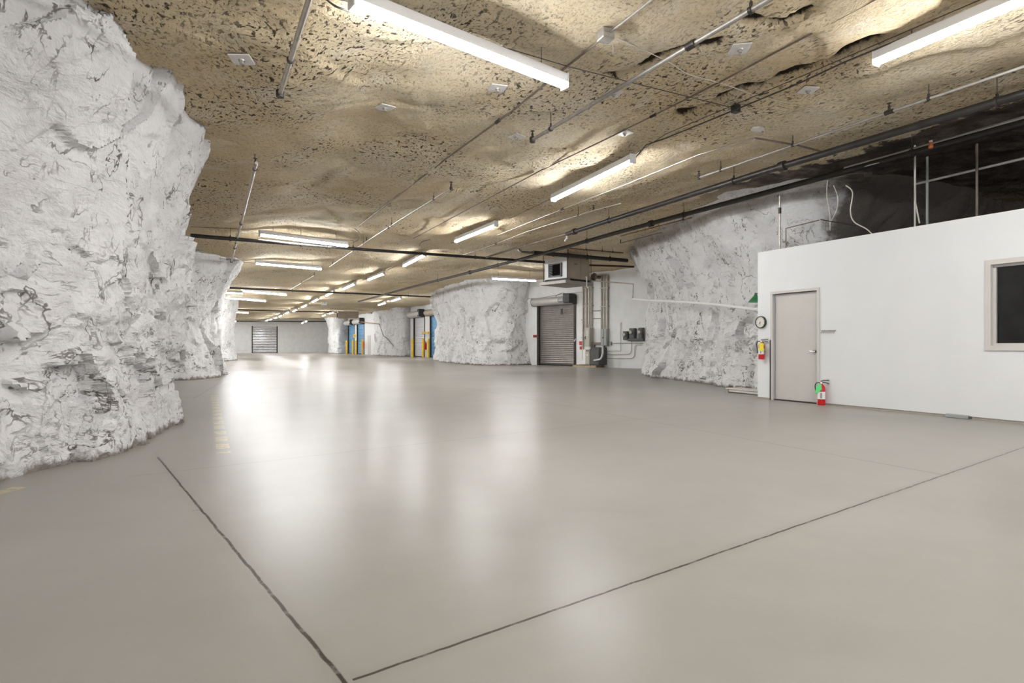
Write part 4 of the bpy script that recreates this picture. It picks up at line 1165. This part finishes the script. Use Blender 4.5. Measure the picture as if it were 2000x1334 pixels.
# hanging heater / cooling unit --------------------------------------
def unit(label, cornerY, pxm, pxl, pxr, pyt, pyb, wl, panelmat, pan=True):
    c = ray(pxm, pyt, cornerY)
    zb = CAMH + (HY - pyb) / FPX * cornerY
    d = wl.d; nrm = -wl.n
    solve = lambda px, dx, dy: (((px - 1000) / FPX) * c.y - c.x) / (dx - (px - 1000) / FPX * dy)
    wl_ = -solve(pxl, d.x, d.y); wr = solve(pxr, -nrm.x, -nrm.y)
    t = thing('unit_heater', label, 'hanging air unit', (c.x, c.y, zb), wl.rz)
    H = c.z - zb
    MB().box(-wl_, 0, 0, wr, 0, H, .02).build('cabinet', panelmat, t)
    MB().box(-wl_ - .004, -.02, -.012, .0, .01, H - .01, .004).build('front_panel', 'white_metal', t)
    gx0, gx1, gz0, gz1 = -wl_ * .80, -wl_ * .22, H * .10, H * .74
    mb = MB().box(gx0, gx0 + .05, -.07, -.012, gz0, gz1).box(gx1 - .05, gx1, -.07, -.012, gz0, gz1).box(gx0, gx1, -.07, -.012, gz0, gz0 + .05).box(gx0, gx1, -.07, -.012, gz1 - .05, gz1)
    mb.build('grille_frame', 'dark_grey', t, smooth=0)
    MB().box(gx0 + .05, gx1 - .05, -.02, -.011, gz0 + .05, gz1 - .05).build('grille_dark_sheet', 'shade_black', t, smooth=0)  # flat black sheet in place of a shaded hole
    for k in range(7):
        zz = gz0 + .08 + k * (gz1 - gz0 - .16) / 6
        MB().prism([(-.065, zz - .02), (-.02, zz + .015), (-.02, zz + .022), (-.065, zz - .013)], gx0 + .05, gx0 + .30 * (gx1 - gx0)).build('louver', 'grey_metal', t, smooth=0)
    MB().box(-.002, .006, wr * .58, wr * .585, .0, H).build('panel_seam', 'dark_grey', t, smooth=0)
    MB().box(0, .01, wr * .30, wr * .42, H * .66, H * .71).build('nameplate', 'brown_pipe', t, smooth=0)
    if pan:
        MB().box(-wl_ - .12, .10, -.20, wr + .05, -.20, -.17).box(-wl_ - .12, -wl_ - .09, -.20, wr + .05, -.17, -.09).box(.07, .10, -.20, wr + .05, -.17, -.09) \
            .box(-wl_ - .12, .10, -.20, -.17, -.17, -.09).build('drain_pan', 'galv', t, smooth=0)
        for yy in (.1, wr - .1):
            MB().box(-wl_ - .1, .08, yy - .03, yy + .03, -.17, 0.0).build('support_rail', 'dark_metal', t, smooth=0)
    cr, sr = math.cos(wl.rz), math.sin(wl.rz)
    for xx in (-wl_ - .06, .04):
        for yy in (-.03, wr + .02):
            gx, gy = c.x + xx * cr - yy * sr, c.y + xx * sr + yy * cr
            MB().tube([(xx, yy, -.19 if pan else 0), (xx, yy, zs(gx, gy) + .02 - zb)], .012, 8).build('hanger_rod', 'dark_metal', t)
    return t, c, zb, H, wl_, wr


t, uc, uz, uh, uw, ud_ = unit('white and tan air unit with a dark grille hanging by the grey roller door', 22.6, 1108, 1064.5, 1152, 500, 543, WB, 'tan_metal')
MB().tube([(.05, ud_ * .75, .12), (.12, ud_ * .75, .12), (.12, ud_ * .75, -.25), (.12, ud_ * .8, -.32)], .022, 8).build('drain_trap', 'white_plastic', t)
unit('far tan air unit hanging near the blue doors', 60.0, 661, 658.5, 700, 607.5, 621.5, WD, 'tan_metal', pan=False)
p0 = ray(1156, 548.5, 23.0)
pipe_run('drain_pipe', 'steel drain pipe running right from the hanging unit to the rock face', [p0, ray(1237, 554.5, 21.4), ray(1235.5, 583, 21.4)], .024, 'conduit', coup=())
pts = []
for px, py, Y in ((1236, 584, 21.2), (1262, 586.5, 20.3), (1340, 590, 17.75), (1400, 595, 16.05), (1482, 605, 14.1)): pts.append(ray(px, py, Y * 0.955))
pipe_run('drain_pipe', 'white drain pipe slanting down across the right rock face', pts, .034, 'white_plastic')

# ------------------------------------------------------------------ yellow bollards and dock markers
for px, pyb, pyt, wd_, lb in ((805.6, 697.8, 661.5, 4.6, 'yellow bollard left of the white roller door'), (826.2, 698, 660.5, 4.6, 'yellow bollard in front of the right side of the white roller door'),
                              (836.4, 698.8, 660.5, 4.6, 'yellow bollard between the white and blue roller doors'),
                              (677.2, 692.6, 665, 3.4, 'yellow bollard left of the paired blue doors'), (689.3, 693, 664, 3.6, 'yellow bollard in front of the left blue door'),
                              (695.4, 693, 664.5, 3.2, 'yellow bollard between the paired blue doors'), (707.7, 693, 662.5, 3.6, 'yellow bollard in front of the right blue door'),
                              (634.2, 688.6, 667, 2.4, 'left yellow dock post by the far white wall'), (638.2, 688.6, 666.5, 2.4, 'right yellow dock post by the far white wall')):
    p = F(px, pyb); r = wd_ / 2 * p.y / FPX; h = (pyb - pyt) * p.y / FPX
    t = thing('bollard', lb, 'bollard', tuple(p), 0, 'yellow safety bollards')
    MB().tube([(0, 0, 0), (0, 0, h - r)], r, 14).build('post', 'yellow', t)
    MB().lathe([(r * math.cos(a), h - r + r * math.sin(a)) for a in [0, .3, .6, .9, 1.2, 1.5]], 14).build('cap', 'yellow', t)
    MB().lathe([(r * 1.5, 0), (r * 1.5, .02), (r * 1.02, .03)], 14).build('base_ring', 'curb', t)


def starsign(px, py, rpx, Y, lb, base_wall):
    p = ray(px, py, Y)
    r = rpx * Y / FPX
    t = thing('warning_sign', lb, 'warning sign', tuple(p), 0, 'yellow dock warning signs')
    pl = [(r * (1 if k % 2 == 0 else .78) * math.cos(math.pi * k / 8), r * (1 if k % 2 == 0 else .78) * math.sin(math.pi * k / 8)) for k in range(16)]
    MB().prism(pl, -.03, .03, 'y').build('sign_face', 'yellow', t, smooth=0)
    MB().prism([(q[0] * .35, q[1] * .35) for q in pl], -.04, -.03, 'y').build('symbol', 'brown_pipe', t, smooth=0)
    q = base_wall.at(px, py)[0]; wp = base_wall.w(q, 0, p.z)
    MB().tube([p + Vector((0, .02, 0)), wp], .03, 8).build('bracket', 'dark_metal', t, True)
    return t


starsign(692.2, 656.3, 3.7, 68.5, 'round yellow warning sign between the paired blue doors', WD)
starsign(826.0, 650.5, 2.9, 52.6, 'left yellow warning sign at the white roller door', WC)
starsign(831.3, 650.0, 2.8, 51.8, 'middle yellow warning sign at the white roller door', WC)
starsign(837.0, 649.8, 2.9, 50.6, 'right yellow warning sign at the white roller door', WC)
p = F(636, 688.3)
t = thing('dock_light', 'black dock lamp on a thin pole by the far white wall', 'dock lamp', tuple(p))
MB().tube([(0, 0, 0), (.05, 0, 2.2), (0, 0, 3.35)], .07, 8).build('pole', 'dark_grey', t)
MB().box(-.22, .22, -.2, .2, 3.2, 3.85, .04).build('lamp_head', 'black', t)
MB().tube([(.1, 0, 1.4), (.28, 0, 2.4), (.08, 0, 3.2)], .03, 6).build('cord', 'cable', t)

# extinguishers far away
def extinguisher(label, loc, rz, s=1.0, tagm=None, wall=False, group=None, far=False):
    t = thing('fire_extinguisher', label, 'fire extinguisher', loc, rz, group)
    r = .062 * s; h = .36 * s
    MB().lathe([(r * .92, 0), (r, .012 * s), (r, h * .80), (r * .93, h * .88), (r * .70, h * .95), (r * .36, h), (r * .3, h * 1.03)], 24).build('cylinder', 'red', t)
    if far: 
        MB().box(-.02, .05, -.02, .02, h, h + .08).build('handle', 'black', t)
        return t
    # label band wrapped round the front
    vs, fs = [], []
    n_ = 14
    for k in range(n_ + 1):
        a = math.radians(200 + 140 * k / n_)
        for zz in (h * .30, h * .66): vs.append(((r + .0015) * math.cos(a), (r + .0015) * math.sin(a), zz))
    for k in range(n_): fs.append((2 * k, 2 * k + 2, 2 * k + 3, 2 * k + 1))
    lab = MB().add(vs, fs).build('label', 'white_plastic', t)
    vs2 = []
    for k in range(5):
        a = math.radians(255 + 24 * k / 4)
        for zz in (h * .34, h * .60): vs2.append(((r + .003) * math.cos(a), (r + .003) * math.sin(a), zz))
    MB().add(vs2, [(2 * k, 2 * k + 2, 2 * k + 3, 2 * k + 1) for k in range(4)]).build('printed_block', 'grey_metal', lab)
    MB().lathe([(.018 * s, h * 1.02), (.024 * s, h * 1.04), (.024 * s, h * 1.10), (.016 * s, h * 1.14)], 14).build('valve', 'chrome', t)
    hd_ = MB()
    hd_.add(*sweep([(-.01, h * 1.10), (.05, h * 1.11), (.125, h * 1.045)], .026 * s, .014 * s)); hd_.build('carry_handle', 'black', t)
    hd2 = MB(); hd2.add(*sweep([(-.015, h * 1.15), (.03, h * 1.20), (.125, h * 1.215)], .024 * s, .014 * s)); hd2.build('squeeze_lever', 'black', t)
    MB().lathe([(.016 * s, -.026), (.016 * s, -.018)], 12, (0, 0, h * 1.075), 'y').build('gauge', 'white_plastic', t)
    hp = curve([Vector((-.015, -.005, h * 1.08)), Vector((-.075 * s, -.01, h * 1.07)), Vector((-.098 * s, -.015, h * .92)), Vector((-.086 * s, -.02, h * .70)), Vector((-.076 * s, -.02, h * (.55 if not wall else .35)))])
    MB().tube(hp, .009, 8).build('hose', 'black', t)
    if tagm == 'yellow_tag':
        MB().prism([(-.035, h * .52), (.052, h * .50), (.056, h * .93), (.02, h * 1.0), (-.03, h * .95)], -r - .016, -r - .012, 'y').build('tag', tagm, t, smooth=0)
    elif tagm:
        pg = [(-.10, h * .60), (-.06, h * .57), (.004, h * .78), (.0, h * 1.02), (-.05, h * 1.04), (-.085, h * .90)]
        MB().prism(pg, -r - .018, -r - .014, 'y').build('tag', tagm, t, smooth=0)
    if wall:
        MB().box(-.025, .025, r, r + .012, h * .2, h * 1.05).box(-r - .004, r + .004, -r * .3, r + .005, h * .44, h * .48).build('wall_bracket', 'dark_metal', t, smooth=0)
    return t


def sweep(pts, w, th):
    vs, fs = [], []
    for x, z in pts:
        for y in (-w / 2, w / 2):
            for dz in (-th / 2, th / 2): vs.append((x, y, z + dz))
    n_ = len(pts)
    for i in range(n_ - 1):
        a = i * 4; b_ = a + 4
        for p, q in ((0, 1), (1, 3), (3, 2), (2, 0)): fs.append((a + p, a + q, b_ + q, b_ + p))
    fs.append((0, 2, 3, 1)); e = (n_ - 1) * 4; fs.append((e, e + 1, e + 3, e + 2))
    return vs, fs


x, z = WO.at(1487, 701.5, .08)
extinguisher('red wall-mounted fire extinguisher with a yellow tag below the clock', tuple(WO.w(x, .076, z)), 0.0 + WO.rz * .55, .93, 'yellow_tag', True)
pf = F(1604, 791.5)
x = OX(1604, .09)
extinguisher('red fire extinguisher with a green tag standing on the floor by the door', tuple(WO.w(x, .085, 0)), WO.rz * .45, 1.05, 'green_tag')
x = WD.at(713.8, 686)[0]; 
q = WD.w(x, .25, WD.at(713.8, 680)[1]); extinguisher('tiny red fire extinguisher right of the far blue doors', tuple(q), 0, 2.0, far=True)
q = WC.w(WC.at(832.6, 686)[0], .12, WC.at(832.6, 683)[1]); extinguisher('tiny red fire extinguisher between the white and blue doors', tuple(q), 0, 1.9, far=True)

# clock --------------------------------------------------------------
x, z = WO.at(1485.6, 629.3, .03)
t = thing('wall_clock', 'round wall clock with a dark rim at the office corner', 'clock', tuple(WO.w(x, 0, z)), WO.rz)
rc = .125
MB().lathe([(rc, -.001), (rc, -.035), (rc * .97, -.048), (rc * .86, -.05), (rc * .84, -.036), (.0001, -.036)], 40, (0, 0, 0), 'y').build('rim', 'clock_rim', t)
dial = MB().lathe([(rc * .85, -.036), (rc * .85, -.038)], 36, (0, 0, 0), 'y').build('dial', 'clock_face', t)
mb = MB()
for k in range(12):
    a = 2 * math.pi * k / 12
    c_, s_ = math.cos(a), math.sin(a)
    mb.add([(c_ * u - s_ * v, -.0395, s_ * u + c_ * v) for u, v in ((rc * .68, -.003), (rc * .80, -.003), (rc * .80, .003), (rc * .68, .003))], [(0, 1, 2, 3)])
mb.build('hour_marks', 'black', dial, smooth=0)
for nm, ang, ln, wd_ in (('hour_hand', 225, .055, .006), ('minute_hand', 258, .082, .004)):
    a = math.radians(ang); c_, s_ = math.cos(a), math.sin(a)
    MB().add([(c_ * u - s_ * v, y, s_ * u + c_ * v) for y in (-.041, -.043) for u, v in ((-.012, -wd_), (ln, -wd_ * .4), (ln, wd_ * .4), (-.012, wd_))],
             [(0, 1, 2, 3), (4, 5, 6, 7), (0, 1, 5, 4), (2, 3, 7, 6)]).build(nm, 'black', t, smooth=0)

# coat rail ------------------------------------------------------------
x0, x1 = OX(1603.5, .02), OX(1631.5, .02); z = OZ(1617, 645.7, .02)
t = thing('hook_rail', 'thin metal rail of coat hooks on the wall right of the door', 'hook rail', tuple(WO.w(x0, 0, z)), WO.rz)
MB().box(0, x1 - x0, -.014, -.001, -.012, .012, .003).build('rail', 'galv', t)
for k in range(7):
    xx = .02 + k * (x1 - x0 - .04) / 6
    MB().tube([(xx, -.01, 0), (xx, -.02, -.035), (xx, -.045, -.05), (xx, -.055, -.03)], .004, 6).build('hook', 'galv', t)

# grey bar on the floor --------------------------------------------------
x0, x1 = OX(1848, .06), OX(1893, .06)
t = thing('floor_bar', 'short grey metal bar lying on the floor against the office wall', 'metal bar', tuple(WO.w(x0, .03, 0)), WO.rz)
MB().box(0, x1 - x0, -.07, -.005, 0.0, .055, .008).build('bar', 'grey_metal', t)
MB().box(x1 - x0, x1 - x0 + .03, -.06, -.015, .008, .045, .004).build('bar_end', 'dark_grey', t)

# platform with cup -------------------------------------------------------
a, b_ = F(1423, 766.5), F(1485, 772.8)
d = (b_ - a).normalized(); rz = math.atan2(d.y, d.x)
t = thing('platform', 'low off-white platform on the floor between the rock face and office', 'platform', tuple(a), rz)
L = (b_ - a).length
MB().box(-.08, L, -.02, .40, .075, .105, .006).build('deck', 'slab', t)
MB().box(-.02, L - .02, .0, .03, .02, .075).build('front_skirt', 'slab', t, smooth=0)
MB().box(-.08, 0.0, -.02, .38, .0, .075).build('foot', 'curb', t, smooth=0)
MB().box(L - .1, L, 0.03, .38, 0, .075).build('foot', 'curb', t, smooth=0)
nrm = Vector((-d.y, d.x, 0))
q = ray(1473, 762, 12.95); q = a + d * (L * .80) + nrm * .15
t = thing('cup', 'small white cup standing on the low platform by the office corner', 'cup', (q.x, q.y, .105))
MB().lathe([(.032, 0), (.045, .11), (.048, .115), (.043, .112), (.030, .006)], 20).build('cup_body', 'white_plastic', t)
MB().lathe([(.0485, .108), (.0485, .118), (.044, .12)], 20).build('lid', 'white_plastic', t)

# green hood at the office corner -------------------------------------------
p = ray(1476, 586, 13.2)
t = thing('hooded_lamp', 'green enamel lamp shade peeking out behind the office corner', 'lamp shade', tuple(p), .2)
MB().lathe([(.16, -.05), (.16, -.035), (.05, .09), (.03, .10), (.03, .13), (.045, .09), (.15, -.035)], 24).build('shade', 'green', t)
MB().tube([(0, 0, .12), (.05, .10, .16), (.25, .22, .16)], .012, 8).build('arm', 'dark_metal', t)

# hanging number sign ---------------------------------------------------------
Y = 47.0
p = ray(632.8, 590.5, Y)
t = thing('hanging_sign', 'square white hanging sign with two dark numerals under the lights', 'sign', tuple(p), 0)
s_ = 5.6 * Y / FPX
MB().box(-s_, s_, -.01, .01, -s_, s_, .004).build('sign_board', 'white_plastic', t)
for sx in (-s_ * .8, s_ * .8):
    MB().tube([(sx, 0, s_), (sx, 0, zs(p.x, p.y) + .03 - p.z)], .008, 6).build('hanger_wire', 'dark_metal', t)
cu = bpy.data.curves.new('numerals', 'FONT'); cu.body = '70'; cu.size = s_ * 1.25; cu.align_x = 'CENTER'; cu.align_y = 'CENTER'; cu.extrude = .003
ob = bpy.data.objects.new('numerals', cu); COL.objects.link(ob)
dg = bpy.context.evaluated_depsgraph_get()
me = bpy.data.meshes.new_from_object(ob.evaluated_get(dg))
bpy.data.objects.remove(ob)
me.materials.append(M['dark_grey'])
ob = bpy.data.objects.new('numerals', me); COL.objects.link(ob); ob.parent = t
ob.location = (0, -.014, 0); ob.rotation_euler = (math.pi / 2, 0, 0)

# copper pipe by the blue doors --------------------------------------------------
pp = [ray(703, 628.5, 69), ray(741, 633, 62.0)]
pipe_run('gas_pipe', 'copper pipe running right from the hood of the far blue doors', pp, .05, 'copper')
pipe_run('cable', 'dark cable slanting down the rock right of the copper pipe', [ray(741, 633, 61.5), ray(749, 656, 60.4), ray(757, 662, 59.2), ray(769, 676, 57.6)], .03, 'cable', cat='cable', sides=6)
x, z = WC.at(800, 580)
wallpipe('cross_main', 'thin brown pipe along the top of the white wall above the white roller door', WC, [(783, 594.5), (846, 583.5)], .04, 'brown_pipe', off=.1, cat='pipe')
wallpipe('cross_main', 'dark pipe across the white wall above the far side door', WD, [(700, 610.5), (726, 611.5)], .06, 'black_pipe', off=.1, cat='pipe')
